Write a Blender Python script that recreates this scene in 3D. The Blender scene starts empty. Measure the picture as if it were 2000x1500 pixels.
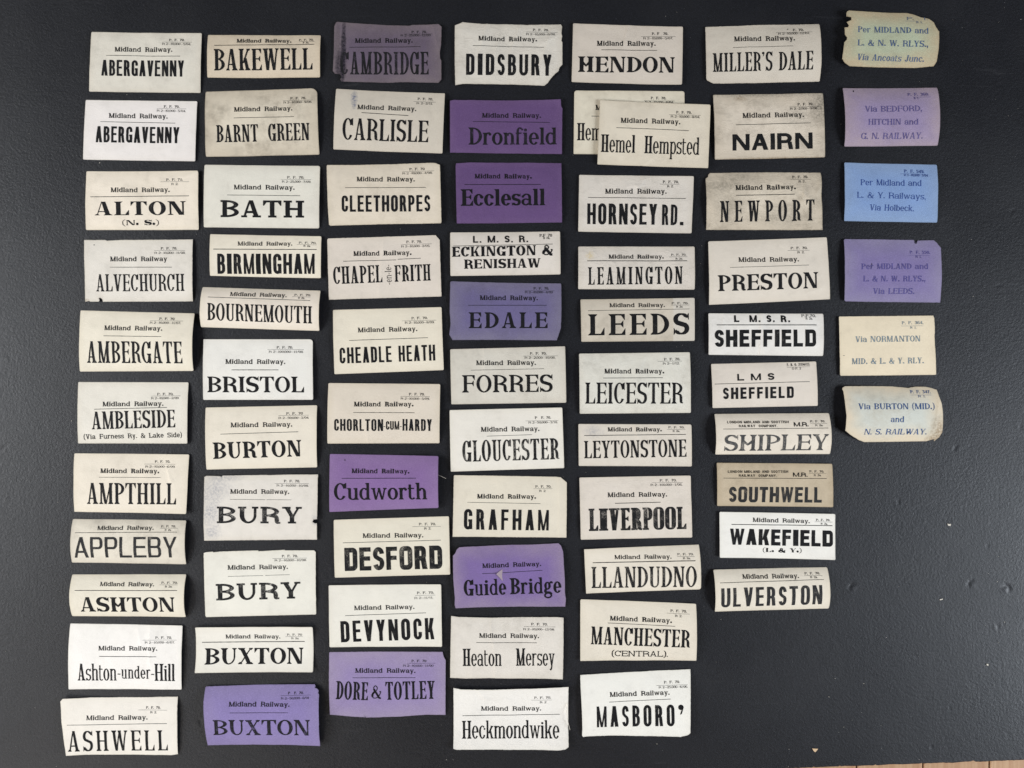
import bpy, bmesh, math, random
import numpy as np
from mathutils import Vector, noise
from mathutils.geometry import delaunay_2d_cdt
R=math.radians
MM=0.001
scene=bpy.context.scene
COL=scene.collection

# ------------------------------------------------------------------ camera, light, exposure
cam=bpy.data.cameras.new('camera'); camo=bpy.data.objects.new('camera',cam); COL.objects.link(camo)
camo.location=(0,0,0.720); camo.rotation_euler=(0,0,0)
cam.sensor_width=36; cam.lens=36*0.720/0.950; cam.clip_start=0.01; cam.clip_end=20
scene.camera=camo
scene.render.resolution_x=1024; scene.render.resolution_y=768
w=bpy.data.worlds.new('World'); scene.world=w; w.use_nodes=True
w.node_tree.nodes['Background'].inputs[0].default_value=(1.0,0.93,0.87,1)
w.node_tree.nodes['Background'].inputs[1].default_value=0.03
def area(name,loc,target,sx,sy,power,color):
    l=bpy.data.lights.new(name,'AREA'); l.shape='RECTANGLE'; l.size=sx; l.size_y=sy; l.energy=power; l.color=color
    o=bpy.data.objects.new(name,l); COL.objects.link(o); o.location=loc
    o.rotation_euler=(Vector(target)-Vector(loc)).to_track_quat('-Z','Y').to_euler()
    return o
area('window_light_left',(-2.20,-0.06,0.98),(-0.30,-0.25,0.0),1.1,0.9,53,(0.955,0.98,1.0))
area('window_light_right',(2.20,-0.60,1.07),(0.30,-0.30,0.0),1.0,0.9,57,(0.85,0.92,1.0))
area('far_window_light',(0.0,2.20,1.30),(0,-0.30,0.0),2.0,0.9,3.2,(0.97,0.985,1.0))
area('room_light',(0.0,-1.70,1.20),(0,-0.3,0.0),1.6,1.0,3.5,(1.0,0.88,0.76))
area('room_light_left',(-1.20,-1.30,1.10),(-0.10,-0.30,0.0),0.8,0.8,8,(1.0,0.94,0.88))
scene.view_settings.view_transform='Standard'; scene.view_settings.look='None'
scene.view_settings.exposure=0.11; scene.view_settings.gamma=1

# ------------------------------------------------------------------ helpers
def mesh_obj(name,verts,faces,mat,parent=None,smooth=False,attrs=None):
    me=bpy.data.meshes.new(name); me.from_pydata(verts,[],faces); me.update()
    if smooth: me.polygons.foreach_set('use_smooth',[True]*len(me.polygons))
    if attrs:
        for k,v in attrs.items():
            a=me.attributes.new(k,'FLOAT','POINT'); a.data.foreach_set('value',v)
    me.materials.append(mat)
    o=bpy.data.objects.new(name,me); COL.objects.link(o)
    if parent: o.parent=parent
    return o
def newmat(name):
    m=bpy.data.materials.new(name); m.use_nodes=True
    return m,m.node_tree.nodes,m.node_tree.links,m.node_tree.nodes['Principled BSDF']
def srgb(r,g,b):
    f=lambda c:(c/255/12.92 if c/255<=0.04045 else ((c/255+0.055)/1.055)**2.4)
    return (f(r),f(g),f(b),1)
def mul(c,k): return (c[0]*k,c[1]*k,c[2]*k,1)

class NT:
    """tiny node-graph builder"""
    def __init__(s,m): s.n=m.node_tree.nodes; s.l=m.node_tree.links
    def add(s,t,**k):
        x=s.n.new(t)
        for a,b in k.items(): setattr(x,a,b)
        return x
    def link(s,a,b): s.l.new(a,b)
    def noise(s,vec,scale,detail=3,rough=.5,dist=0):
        x=s.add('ShaderNodeTexNoise'); x.inputs['Scale'].default_value=scale; x.inputs['Detail'].default_value=detail
        x.inputs['Roughness'].default_value=rough; x.inputs['Distortion'].default_value=dist
        s.link(vec,x.inputs['Vector']); return x.outputs['Fac']
    def ramp(s,f,a,b,va=0.,vb=1.):
        x=s.add('ShaderNodeMapRange'); x.inputs[1].default_value=a; x.inputs[2].default_value=b
        x.inputs[3].default_value=va; x.inputs[4].default_value=vb; s.link(f,x.inputs[0]); return x.outputs[0]
    def math(s,op,a,b=None):
        x=s.add('ShaderNodeMath',operation=op)
        for i,v in enumerate((a,b)):
            if v is None: continue
            if isinstance(v,(int,float)): x.inputs[i].default_value=v
            else: s.link(v,x.inputs[i])
        return x.outputs[0]
    def mix(s,f,a,b,mode='MIX'):
        x=s.add('ShaderNodeMixRGB',blend_type=mode)
        for i,v in enumerate((f,a,b)):
            if isinstance(v,(int,float)): x.inputs[i].default_value=v
            elif isinstance(v,tuple): x.inputs[i].default_value=v
            else: s.link(v,x.inputs[i])
        return x.outputs[0]

# ------------------------------------------------------------------ materials: board, floor
def board_material():
    m,n,l,b=newmat('black_board'); g=NT(m)
    tc=g.add('ShaderNodeTexCoord').outputs['Object']
    big=g.noise(tc,4,4,.6)
    fine=g.noise(tc,1500,2,.6); mid=g.noise(tc,420,3,.65)
    c=g.mix(g.ramp(big,.3,.7),(0.0040,0.0044,0.0068,1),(0.0058,0.0063,0.0095,1))
    c=g.mix(g.ramp(fine,.50,.75,0,.8),c,(0.040,0.042,0.054,1))
    c=g.mix(g.ramp(mid,.45,.72,0,.6),c,(0.003,0.003,0.0035,1))
    # pale scuffs, long and faint
    mp=g.add('ShaderNodeMapping'); mp.inputs['Rotation'].default_value=(0,0,.9); mp.inputs['Scale'].default_value=(3,40,1); g.link(tc,mp.inputs[0])
    sc=g.noise(mp.outputs[0],3,5,.7,1.5)
    c=g.mix(g.ramp(sc,.64,.8,0,.4),c,(0.07,0.07,0.075,1))
    c=g.mix(g.ramp(g.noise(tc,14,4,.65,.6),.52,.75,0,.45),c,(0.016,0.016,0.019,1))
    v=g.add('ShaderNodeTexVoronoi'); v.inputs['Scale'].default_value=130; g.link(tc,v.inputs['Vector'])
    sp=g.ramp(v.outputs['Distance'],.045,.02,0,1)
    sp=g.math('MULTIPLY',sp,g.ramp(g.noise(tc,60,1),.62,.66))
    c=g.mix(g.math('MULTIPLY',sp,.6),c,(0.35,0.35,0.36,1))
    l.new(c,b.inputs['Base Color'])
    l.new(g.ramp(g.noise(tc,9,4),.3,.7,.42,.52),b.inputs['Roughness'])
    b.inputs['Specular IOR Level'].default_value=.5
    bp=g.add('ShaderNodeBump'); bp.inputs['Strength'].default_value=.6; bp.inputs['Distance'].default_value=.00036
    h=g.math('ADD',g.math('MULTIPLY',fine,.5),g.math('ADD',g.math('MULTIPLY',mid,1.3),g.math('MULTIPLY',g.noise(tc,90,4,.6),.8)))
    l.new(h,bp.inputs['Height']); l.new(bp.outputs[0],b.inputs['Normal'])
    return m
def wood_material():
    m,n,l,b=newmat('pine_wood'); g=NT(m)
    tc=g.add('ShaderNodeTexCoord').outputs['Object']
    oi=g.add('ShaderNodeObjectInfo')
    mp=g.add('ShaderNodeMapping'); mp.inputs['Scale'].default_value=(60,3,1); g.link(tc,mp.inputs[0])
    vm=g.add('ShaderNodeVectorMath',operation='ADD'); g.link(mp.outputs[0],vm.inputs[0]); g.link(oi.outputs['Location'],vm.inputs[1])
    f=g.noise(vm.outputs[0],2.5,5,.6,.8)
    c=g.mix(g.ramp(f,.3,.7),srgb(172,128,92),srgb(206,172,134))
    c=g.mix(g.math('MULTIPLY',oi.outputs['Random'],.35),c,srgb(160,112,78))
    l.new(c,b.inputs['Base Color']); b.inputs['Roughness'].default_value=.5
    return m
def plain(name,c,rough=.8):
    m,n,l,b=newmat(name); b.inputs['Base Color'].default_value=c; b.inputs['Roughness'].default_value=rough
    tcg=NT(m); tc=tcg.add('ShaderNodeTexCoord').outputs['Object']
    l.new(tcg.mix(tcg.ramp(tcg.noise(tc,900,3),.3,.7,0,.4),c,mul(c,.72)),b.inputs['Base Color'])
    return m

# ------------------------------------------------------------------ black board
BROT=math.atan2(15,425); BT=5.0   # board thickness mm; its lower edge rises slightly to the right
EDGE0=Vector(((1575-1000)*.475,(750-1499.5)*.475))  # a point of the lower edge, mm
DENTS=[  # x,y mm, radius mm, depth mm, direction
 (316,-188.6,3.2,.9,2.2),(357,-110,1.8,.8,.6),(427,-186,4.2,.55,2.6),(458,-190.5,4.2,.9,.9),(413,-60,2.6,.6,3.0),
 (449,-225.6,2.2,.9,0),(373,-254,2.0,.6,1.3),(405,-301.6,1.3,.8,0),(388,-338,1.9,.8,.5),(458,-326,2.6,.4,.2),
 (-291,-314.5,3.2,.5,.7),(453,276,2.2,.4,1),(465,159,2.6,.45,2),(137,-5,2.2,.6,.2),(159,-2,2.0,.3,2),(-275,176,2.4,.35,1),
 (-468,24,2,.5,1),(-470,-60,2.5,.4,2),(-458,-255,1.6,.6,0),(-470,330,2.2,.3,2),(300,-240,2.8,.3,1),(190,-268,3,.35,2),
 (250,-300,1.6,.4,1),(440,-150,1.4,.6,0),(470,-40,2.4,.5,.4),(452,90,2.2,.4,1.7),(340,-166,1.4,.5,0),(-85,-345,2.6,.3,1),
 (-185,-160,1.8,.4,2),(110,-60,1.8,.4,0),(415,200,1.5,.3,0),(436,-20,1.5,.4,2.6),(-196,-190,2.4,.4,1.2),(60,-345,2,.35,.3)]
def board_z(X,Y):
    """surface relief in mm, arrays in"""
    Z=0.10*np.sin(X*.011+1.3)*np.cos(Y*.013+.4)
    for (x,y,r,d,a) in DENTS:
        M=(abs(X-x)<r*3)&(abs(Y-y)<r*3)
        dx=(X[M]-x)/r; dy=(Y[M]-y)/r
        ca,sa=math.cos(a),math.sin(a); u=dx*ca+dy*sa; v=-dx*sa+dy*ca
        rr=np.sqrt(u*u+v*v)
        cres=np.exp(-((rr-.8)/.28)**2)*np.clip((u+.35)/1.1,0,1)
        Z[M]+=-d*cres+d*.35*np.exp(-((u+.1)**2+v*v)*1.6)
    return Z
board_mat=board_material()
def build_board():
    st=1.5; W0,W1=-150.,680.;
    # local frame: xl along lower edge, yl up from the lower edge; origin EDGE0
    xs=np.concatenate([np.arange(-960,-830,10.),np.arange(-830,260,st),np.arange(260,340,10.)])
    ys=np.concatenate([np.array([0,.25,.8]),np.arange(1.5,770,st),np.arange(770,860,10.)])
    rng=random.Random(5)
    e=[ .35*noise.noise(Vector((x*.35,3,0)))+.55*noise.noise(Vector((x*.07,9,0))) + (.8 if noise.noise(Vector((x*.21,20,0)))>.42 else 0) for x in xs]
    XL,YL=np.meshgrid(xs,ys)
    YL=YL+np.array(e)[None,:]*np.exp(-YL/1.2)
    ca,sa=math.cos(BROT),math.sin(BROT)
    X=EDGE0.x+XL*ca-YL*sa; Y=EDGE0.y+XL*sa+YL*ca
    Z=board_z(X,Y)
    ny,nx=X.shape
    Z[0,:]-=.35
    V=np.stack([X,Y,Z],-1).reshape(-1,3)
    idx=np.arange(nx*ny).reshape(ny,nx)
    F=np.stack([idx[:-1,:-1],idx[:-1,1:],idx[1:,1:],idx[1:,:-1]],-1).reshape(-1,4)
    # side skirt and bottom
    loop=list(idx[0,:])+list(idx[1:,-1])+list(idx[-1,-2::-1])+list(idx[-2:0:-1,0])
    k=len(V); low=V[loop].copy(); low[:,2]=-BT
    V=np.concatenate([V,low]); n=len(loop)
    sk=np.array([[loop[i],k+i,k+(i+1)%n,loop[(i+1)%n]] for i in range(n)])
    F=np.concatenate([F,sk])
    me=bpy.data.meshes.new('board'); V=V*MM
    me.vertices.add(len(V)); me.vertices.foreach_set('co',V.ravel())
    me.loops.add(len(F)*4); me.loops.foreach_set('vertex_index',F.ravel().astype(np.int32))
    me.polygons.add(len(F)); me.polygons.foreach_set('loop_start',np.arange(len(F))*4)
    me.polygons.foreach_set('use_smooth',np.ones(len(F),bool))
    me.update(calc_edges=True); me.validate()
    me.materials.append(board_mat)
    o=bpy.data.objects.new('display_board',me); COL.objects.link(o)
    o['label']='large matt black board, dented and dusty, that all the paper labels lie on'; o['category']='board'
    return o
board=build_board()

# ------------------------------------------------------------------ wooden floor, seen along the bottom edge at right
wood=wood_material()
base=mesh_obj('floor',[(-1.6,-1.2,-.0180),(1.6,-1.2,-.0180),(1.6,1.2,-.0180),(-1.6,1.2,-.0180)],[(0,1,2,3)],plain('floor_gap',(.012,.009,.007,1)))
base['kind']='structure'
PW=62.0; 
def plank_mesh():
    wv,h,L=(PW-1.6)/2*MM,.012,1.15; b=.0008
    vs=[];fs=[]
    for x,z in ((-wv,-h),(-wv,-b),(-wv+b,0),(wv-b,0),(wv,-b),(wv,-h)):
        vs+= [(x,-L,z),(x,L,z)]
    for i in range(5): fs.append((2*i,2*i+2,2*i+3,2*i+1))
    fs+=[(0,2,4,6,8,10)[::-1],(1,3,5,7,9,11)]
    me=bpy.data.meshes.new('plank'); me.from_pydata(vs,[],[f[::-1] for f in fs]); me.update(); me.materials.append(wood); return me
pm=plank_mesh()
rng=random.Random(2)
for i in range(-23,24):
    o=bpy.data.objects.new('plank',pm); COL.objects.link(o); o.parent=base
    # gaps fall at px 1814 and 1944 of the photograph's lower edge
    o.location=((1814-1000)*.475*MM*1.005+ (i-10.5+.0)*PW*MM-.0 +(.001*rng.random()),0,(-BT-.4+.15*rng.random())*MM)
    o.rotation_euler=(0,0,R(-.8))

# ------------------------------------------------------------------ type: a small parametric letter engine (cap height = 1)
def para(x0,x1,y0,u0,u1,y1): return [(x0,y0),(x1,y0),(u1,y1),(u0,y1)]
class Pen:
    def __init__(s,S,T,L,th,hs,bk,sans,q,xh=.68,e=1.0):
        s.S,s.T,s.L,s.th,s.hs,s.bk,s.sans,s.q,s.xh=S,T,L,th,hs,bk,sans,q,xh; s.P=[]
    def rect(s,x0,y0,x1,y1): s.P.append([(x0,y0),(x1,y0),(x1,y1),(x0,y1)])
    def poly(s,*p): s.P.append(list(p))
    def serif(s,xl,xr,y,d,l=None,r=None,k=1):
        if s.sans: return
        l=s.L*k if l is None else l; r=s.L*k if r is None else r
        th,hs=s.th*d*k,s.hs*d*k
        s.poly((xl-l,y),(xr+r,y),(xr+r,y+th),(xr,y+hs),(xl,y+hs),(xl-l,y+th)) if abs(hs-th)>1e-4 else s.poly((xl-l,y),(xr+r,y),(xr+r,y+th),(xl-l,y+th))
    def stem(s,x,y0,y1,w=None,b=None,t=None,sb=1,stp=1,k=1):
        w=s.S if w is None else w
        s.rect(x,y0,x+w,y1)
        if sb: s.serif(x,x+w,y0,1,*(b or (None,None)),k=k)
        if stp: s.serif(x,x+w,y1,-1,*(t or (None,None)),k=k)
    def arm(s,x0,x1,yo,d,t=None,bk=None):
        """horizontal arm; yo outer edge, d=+1 beak goes up (arm at the bottom), -1 down, 0 both ways"""
        t=s.T if t is None else t; bk=s.bk if bk is None else bk
        if d==0:
            s.rect(x0,yo-t/2,x1,yo+t/2)
            if not s.sans: s.poly((x1,yo-bk*.6),(x1,yo+bk*.6),(x1-s.S*.55,yo+t/2),(x1-s.S*.55,yo-t/2))
            return
        s.rect(x0,min(yo,yo+d*t),x1,max(yo,yo+d*t))
        if not s.sans: s.poly((x1-s.S*1.1,yo),(x1,yo),(x1,yo+d*bk),(x1-s.th*.5,yo+d*bk),(x1-s.S*.8,yo+d*t))
    def arcs(s,x0,x1,y0,y1,rngs,sw=None,tw=None,q=None,n=7,close=False):
        sw=s.S if sw is None else sw; tw=s.T if tw is None else tw; q=s.q if q is None else q
        qx=min((x1-x0)/2,q); qy=min((y1-y0)/2,q*1.15)
        O=[];I=[]
        for (a0,a1) in rngs:
            m=(a0+a1)/2; 
            cx=x1-qx if math.cos(R(m))>0 else x0+qx
            cy=y1-qy if math.sin(R(m))>0 else y0+qy
            k=max(2,int(abs(a1-a0)/90*n+.5))
            for i in range(k+1):
                a=R(a0+(a1-a0)*i/k); c,si=math.cos(a),math.sin(a)
                O.append((cx+qx*c,cy+qy*si))
                ix=max(qx-sw,.001); iy=max(qy-tw,.001)
                I.append((cx+ix*c,cy+iy*si))
        if close: O.append(O[0]); I.append(I[0])
        for i in range(len(O)-1):
            s.P.append([O[i],O[i+1],I[i+1],I[i]])
    def ring(s,x0,x1,y0,y1,sw=None,tw=None,q=None):
        s.arcs(x0,x1,y0,y1,[(0,90),(90,180),(180,270),(270,360)],sw,tw,q,close=True)
    def bowl(s,xs,x1,y0,y1,sw=None,tw=None):
        tw=s.T if tw is None else tw
        q=min(s.q,(x1-xs),(y1-y0)/2/1.0)
        qx=min(x1-xs,s.q); xa=x1-2*qx
        s.arcs(xa,x1,y0,y1,[(-90,0),(0,90)],sw,tw)
        cx=x1-min(qx,(x1-xa)/2)
        if cx>xs: s.rect(xs,y0,cx+.01,y0+tw); s.rect(xs,y1-tw,cx+.01,y1)
    def stroke(s,pts,ws):
        n=len(pts); A=[];B=[]
        for i in range(n):
            a=pts[max(0,i-1)]; b=pts[min(n-1,i+1)]
            dx,dy=b[0]-a[0],b[1]-a[1]; l=math.hypot(dx,dy) or 1; nx,ny=-dy/l,dx/l
            w=(ws(i,dx/l,dy/l) if callable(ws) else ws)/2
            A.append((pts[i][0]+nx*w,pts[i][1]+ny*w)); B.append((pts[i][0]-nx*w,pts[i][1]-ny*w))
        for i in range(n-1): s.P.append([A[i],A[i+1],B[i+1],B[i]])
    def dot(s,cx,cy,r,ry=None,n=10):
        ry=ry or r
        s.P.append([(cx+r*math.cos(2*math.pi*i/n),cy+ry*math.sin(2*math.pi*i/n)) for i in range(n)])

def spline(p,k=5):
    out=[]
    n=len(p)
    for i in range(n-1):
        a=p[max(0,i-1)];b=p[i];c=p[i+1];d=p[min(n-1,i+2)]
        for j in range(k):
            t=j/k; t2=t*t;t3=t2*t
            out.append(tuple(.5*((2*b[m])+(-a[m]+c[m])*t+(2*a[m]-5*b[m]+4*c[m]-d[m])*t2+(-a[m]+3*b[m]-3*c[m]+d[m])*t3) for m in (0,1)))
    out.append(p[-1]); return out

def ess(p,w,y0,y1,S,T,bk):
    cx=w/2; t=T; a=w/2-S/2; ym=(y0+y1)/2; H=y1-y0
    ru=(y1-t/2-ym)/2*1.0; cu=ym+ru-.01*H; cl=ym-ru+.01*H
    pts=[];mx=[]
    for th in range(15 if not p.sans else 2,226,14): pts.append((cx+a*math.cos(R(th)),cu+ru*math.sin(R(th))))
    pts.append((cx,ym))
    for th in range(45,-166 if not p.sans else -179,-14): pts.append((cx+a*math.cos(R(th)),cl+ru*math.sin(R(th))))
    n=len(pts)
    def wf(i,dx,dy):
        m=abs(dy)
        v=t+(S-t)*m
        if abs(i-(n-1)/2)<4: v=max(v,S*(1.0 if not p.sans else .95))
        if not p.sans and (i<2 or i>n-3): v=t*1.2
        return v
    p.stroke(pts,wf)
    if not p.sans:
        xr=w-S*.08; xl=S*.08; H*=1
        p.poly((xr,y1),(xr,y1-bk*1.1),(xr-p.th*.5,y1-bk*1.1),(xr-S*.5,y1-bk*.45),(xr-p.th*.6,y1))
        p.poly((xl,y0),(xl,y0+bk*1.1),(xl+p.th*.5,y0+bk*1.1),(xl+S*.5,y0+bk*.45),(xl+p.th*.6,y0))

NAT=dict(A=1.08,B=1.0,C=.98,D=1.05,E=.95,F=.92,G=1.05,H=1.12,I=0,J=.75,K=1.08,L=.92,M=1.35,N=1.12,O=1.06,P=.96,R=1.05,S=.9,T=1.0,U=1.08,V=1.06,W=1.5,X=1.05,Y=1.04,
 a=.84,b=.86,c=.76,d=.88,e=.78,f=.5,g=.86,h=.92,i=0,k=.9,l=0,m=1.36,n=.92,o=.82,p=.86,r=.68,s=.7,t=.55,u=.92,v=.86,w=1.25,y=.86)
for c_ in '0123456789': NAT[c_]=.8
NAT['1']=.6
NAT['&']=1.15; NAT['-']=.45; NAT['—']=1.1; NAT['/']=.55; NAT['(']=.42; NAT[')']=.42
def glyph(ch,w,p,hn=0):
    S,T,L=p.S,p.T,p.L if not p.sans else 0
    D=S*1.06; d=T*1.15 if not p.sans else S*.93
    th=S*.9 if p.sans else max(T*1.3,S*.36)     # thin stem (N, M, U)
    m=w/2; xh=p.xh
    if ch=='A':
        ap=D*.95 if p.sans else D*.8
        p.P.append(para(L,L+d,0,m-ap/2,m-ap/2+d*.9,1)); p.P.append(para(w-L-D,w-L,0,m-ap/2+(0 if not p.sans else ap-D),m+ap/2,1))
        yb=.24; p.rect(L+d+(m-L-d)*yb*.9,yb,w-L-D-(m-L-D)*yb*.75,yb+(T*1.1 if not p.sans else S*.75))
        p.serif(L,L+d,0,1,r=L*.9); p.serif(w-L-D,w-L,0,1,l=L*.9)
        if not p.sans and p.hs>p.th*1.3: p.poly((m-ap/2-L*.45,1),(m+ap/2,1),(m,.9))
    elif ch in 'BPR':
        mid=.47 if ch!='B' else .52
        p.stem(L,0,1,t=(L,0),b=(L,0 if ch=='B' else L))
        r1=w-(S*.12 if ch=='B' else 0 if ch=='P' else S*.25)
        p.bowl(L+S*.8,r1,mid-T/2,1)
        if ch=='B': p.bowl(L+S*.8,w,0,mid+T/2)
        if ch=='R':
            if p.sans:
                x=w-S; p.P.append(para(x-.0,w,0,x-S*.35,w-S*.35,mid))
            else:
                x=w-L*.55-S*.5; x0=L+S+(w-L-S)*.12
                pts=spline([(x0,mid),(x-S*.35,mid-.05),(x-S*.05,mid-.16),(x,.22),(x+S*.12,.07),(w+L*.1,.035)],5); n=len(pts)
                p.stroke(pts,lambda i,dx,dy:(T+(S*.95-T)*min(1,i/n*3)) if i<n*.72 else max(T*.9,S*.95*(1-(i/n-.72)/.28)))
    elif ch=='C':
        yo=.0
        if p.sans:
            p.arcs(0,w,0,1,[(0,90),(90,180),(180,270),(270,360)]) if 0 else p.arcs(0,w,0,1,[(5,90),(90,180),(180,270),(270,355)])
            q=min(w/2,p.q); qy=min(.5,p.q*1.15)
            if 1-qy>.64: p.rect(w-S,.64,w,1-qy+.02); p.rect(w-S,qy-.02,w,.36)
        else:
            p.arcs(0,w*1.02,0,1,[(22,90),(90,180),(180,270),(270,325)],tw=T)
            x=w; p.poly((x,1),(x,.64),(x-p.th*.6,.64),(x-S*.85,1-T),(x-p.th,1))
    elif ch=='G':
        if p.sans:
            p.arcs(0,w,0,1,[(5,90),(90,180),(180,270),(270,355)])
            qy=min(.5,p.q*1.15)
            if 1-qy>.66: p.rect(w-S,.66,w,1-qy+.02)
            p.rect(w-S,0.02,w,.5); p.rect(w*.52,.5-S*.72,w-S*.5,.5)
        else:
            p.arcs(0,w*.96,0,1,[(22,90),(90,180),(180,270),(270,335)],tw=T)
            x=w*.97; p.poly((x,1),(x,.66),(x-p.th*.6,.66),(x-S*.85,1-T),(x-p.th,1))
            xx=w-S-L*.4; p.rect(xx,.0,xx+S,.44); p.serif(xx,xx+S,.44,-1,l=L*1.1,r=L*.4)
    elif ch=='D':
        p.stem(L,0,1,t=(L,0),b=(L,0)); p.bowl(L+S*.8,w,0,1)
    elif ch in 'EF':
        p.stem(L,0,1,t=(L,0),b=(L,0 if ch=='E' else L))
        x1=w-(S*.12 if not p.sans else S*.05)
        p.arm(L+S*.9,x1,1,-1)
        p.arm(L+S*.9,w-(S*.45 if not p.sans else S*.2),.52,0)
        if ch=='E': p.arm(L+S*.9,w,0,1,bk=p.bk*1.08)
    elif ch=='H':
        p.stem(L,0,1); p.stem(w-L-S,0,1)
        if hn:
            x0,x1=L+S,w-L-S
            p.poly((x0,.66),(m,.47),(m,.33),(x0,.46)); p.poly((m,.47),(x1,.66),(x1,.46),(m,.33))
        else: p.rect(L+S*.9,.5-T*.55,w-L-S*.9,.5+T*.55)
    elif ch in 'I': p.stem(L,0,1)
    elif ch=='J':
        x=w-L-S; p.rect(x,.25,x+S,1); p.serif(x,x+S,1,-1)
        p.arcs(0,x+S,-.02,.55,[(180,270),(270,360)])
    elif ch=='K':
        p.stem(L,0,1); x=L+S
        p.P.append(para(x-.01,x+d*.9,.33,w-L-d*1.3,w-L,1)); p.serif(w-L-d*1.2,w-L,1,-1,l=L*.9)
        xm=x+(w-L-x)*.32; p.P.append(para(w-L-D,w-L,0,xm-D*.35,xm+D*.55,.56)); p.serif(w-L-D,w-L,0,1,l=L*.8)
    elif ch=='L':
        p.stem(L,0,1,b=(L,0)); p.arm(L+S*.9,w,0,1,bk=p.bk*1.25)
    elif ch=='M':
        t1=th if not p.sans else S*.95
        p.rect(L,0,L+t1,1); p.serif(L,L+t1,0,1); p.serif(L,L+t1,1,-1,r=0)
        p.rect(w-L-S,0,w-L,1); p.serif(w-L-S,w-L,0,1); p.serif(w-L-S,w-L,1,-1,l=0)
        x=(L+t1*.5+w-L-S*.5)/2; yb=0
        p.P.append(para(x-S*.5,x+S*.3,yb,L,L+D,1)); p.P.append(para(x-d*.3,x+d*.5,yb,w-L-S*.55-d*.4,w-L-S*.25,1))
    elif ch=='N':
        p.rect(L,0,L+th,1); p.serif(L,L+th,0,1); p.serif(L,L+th,1,-1,r=0)
        p.rect(w-L-th,0,w-L,1); p.serif(w-L-th,w-L,1,-1)
        p.P.append(para(w-L-max(D,th),w-L,0,L,L+max(D,th),1))
    elif ch=='O': p.ring(0,w,-.012,1.012)
    elif ch=='S': ess(p,w,-.01,1.01,S,T,p.bk)
    elif ch=='T':
        x=m-S/2; p.rect(x,0,x+S,1); p.serif(x,x+S,0,1)
        t=T; p.rect(0,1-t,w,1)
        if not p.sans:
            bk=p.bk*1.05
            for sx in (1,-1):
                X=lambda v:v if sx==1 else w-v
                p.poly((X(0),1),(X(0),1-bk),(X(p.th*.5),1-bk),(X(S*.75),1-t),(X(S),1))
    elif ch=='U':
        t1=th if not p.sans else S
        qy=min(.5,p.q*1.15,(w-2*L)/2*1.15)
        p.rect(L,qy*.9,L+S,1); p.serif(L,L+S,1,-1)
        p.rect(w-L-t1,qy*.9,w-L,1); p.serif(w-L-t1,w-L,1,-1)
        x0,x1=L,w-L
        qx=min((x1-x0)/2,p.q); O=[];I=[]
        for (a0,a1) in((180,270),(270,360)):
            cx=x0+qx if a0==180 else x1-qx
            sw=S if a0==180 else t1
            for i in range(8):
                a=R(a0+90*i/7); O.append((cx+qx*math.cos(a),qy-.012+qy*math.sin(a))); I.append((cx+max(qx-sw,.001)*math.cos(a),qy-.012+max(qy-T,.001)*math.sin(a)))
        for i in range(len(O)-1): p.P.append([O[i],O[i+1],I[i+1],I[i]])
    elif ch=='V':
        b0=m-D*.35
        p.P.append(para(m-D*.45,m+D*.4,0,L,L+D,1)); p.P.append(para(m-d*.35,m+D*.4,0,w-L-d,w-L,1))
        p.serif(L,L+D,1,-1); p.serif(w-L-d,w-L,1,-1)
    elif ch=='W':
        a=w*.30;b=w*.70
        p.P.append(para(a-D*.45,a+D*.35,0,L,L+D*.95,1)); p.P.append(para(a-d*.3,a+D*.35,0,m-d*.35,m+d*.45,1))
        p.P.append(para(b-D*.45,b+D*.35,0,m-D*.5,m+D*.45,1)); p.P.append(para(b-d*.3,b+D*.35,0,w-L-d,w-L,1))
        p.serif(L,L+D,1,-1); p.serif(w-L-d,w-L,1,-1); p.serif(m-D*.45,m+D*.45,1,-1,l=L*.3,r=L*.3)
    elif ch=='X':
        p.P.append(para(w-L-D,w-L,0,L,L+D,1)); p.P.append(para(L+L*.2,L+L*.2+d,0,w-L-d-L*.2,w-L-L*.2,1))
        p.serif(L,L+D,1,-1,r=L*.9); p.serif(w-L-D,w-L,0,1,l=L*.9); p.serif(w-L-d-L*.2,w-L-L*.2,1,-1,l=L*.8); p.serif(L*1.2,L*1.2+d,0,1,r=L*.8)
    elif ch=='Y':
        p.rect(m-S/2,0,m+S/2,.48); p.serif(m-S/2,m+S/2,0,1)
        p.P.append(para(m-S/2,m+S*.42,.42,L*.9,L*.9+D,1)); p.P.append(para(m+S/2-d*1.0,m+S/2,.42,w-L-d,w-L,1)); p.serif(L*.9,L*.9+D,1,-1); p.serif(w-L-d,w-L,1,-1)
    elif ch=='&':
        pts=spline([(w*.97,.50),(w*.80,.22),(w*.5,.045),(w*.2,.06),(w*.11,.27),(w*.3,.48),(w*.55,.63),(w*.6,.82),(w*.42,.955),(w*.26,.84),(w*.3,.66),(w*.55,.36),(w*.8,.06),(w*.98,.03)],6)
        n=len(pts)
        def wf(i,dx,dy):
            f=i/n
            return S*.98 if (.26<f<.42 or .74<f<.93) else (S*.8 if f>.93 else max(T,S*.42))
        p.stroke(pts,wf)
        p.rect(w*.82,.48,w*1.0,.48+max(T,.07))
    elif ch=='-': p.rect(0,.30*xh/.68,w,.30*xh/.68+max(T*1.2,.06))
    elif ch=='—': p.rect(0,.34,w,.34+max(T,.08))
    elif ch=='.':
        r=S*.62
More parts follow.
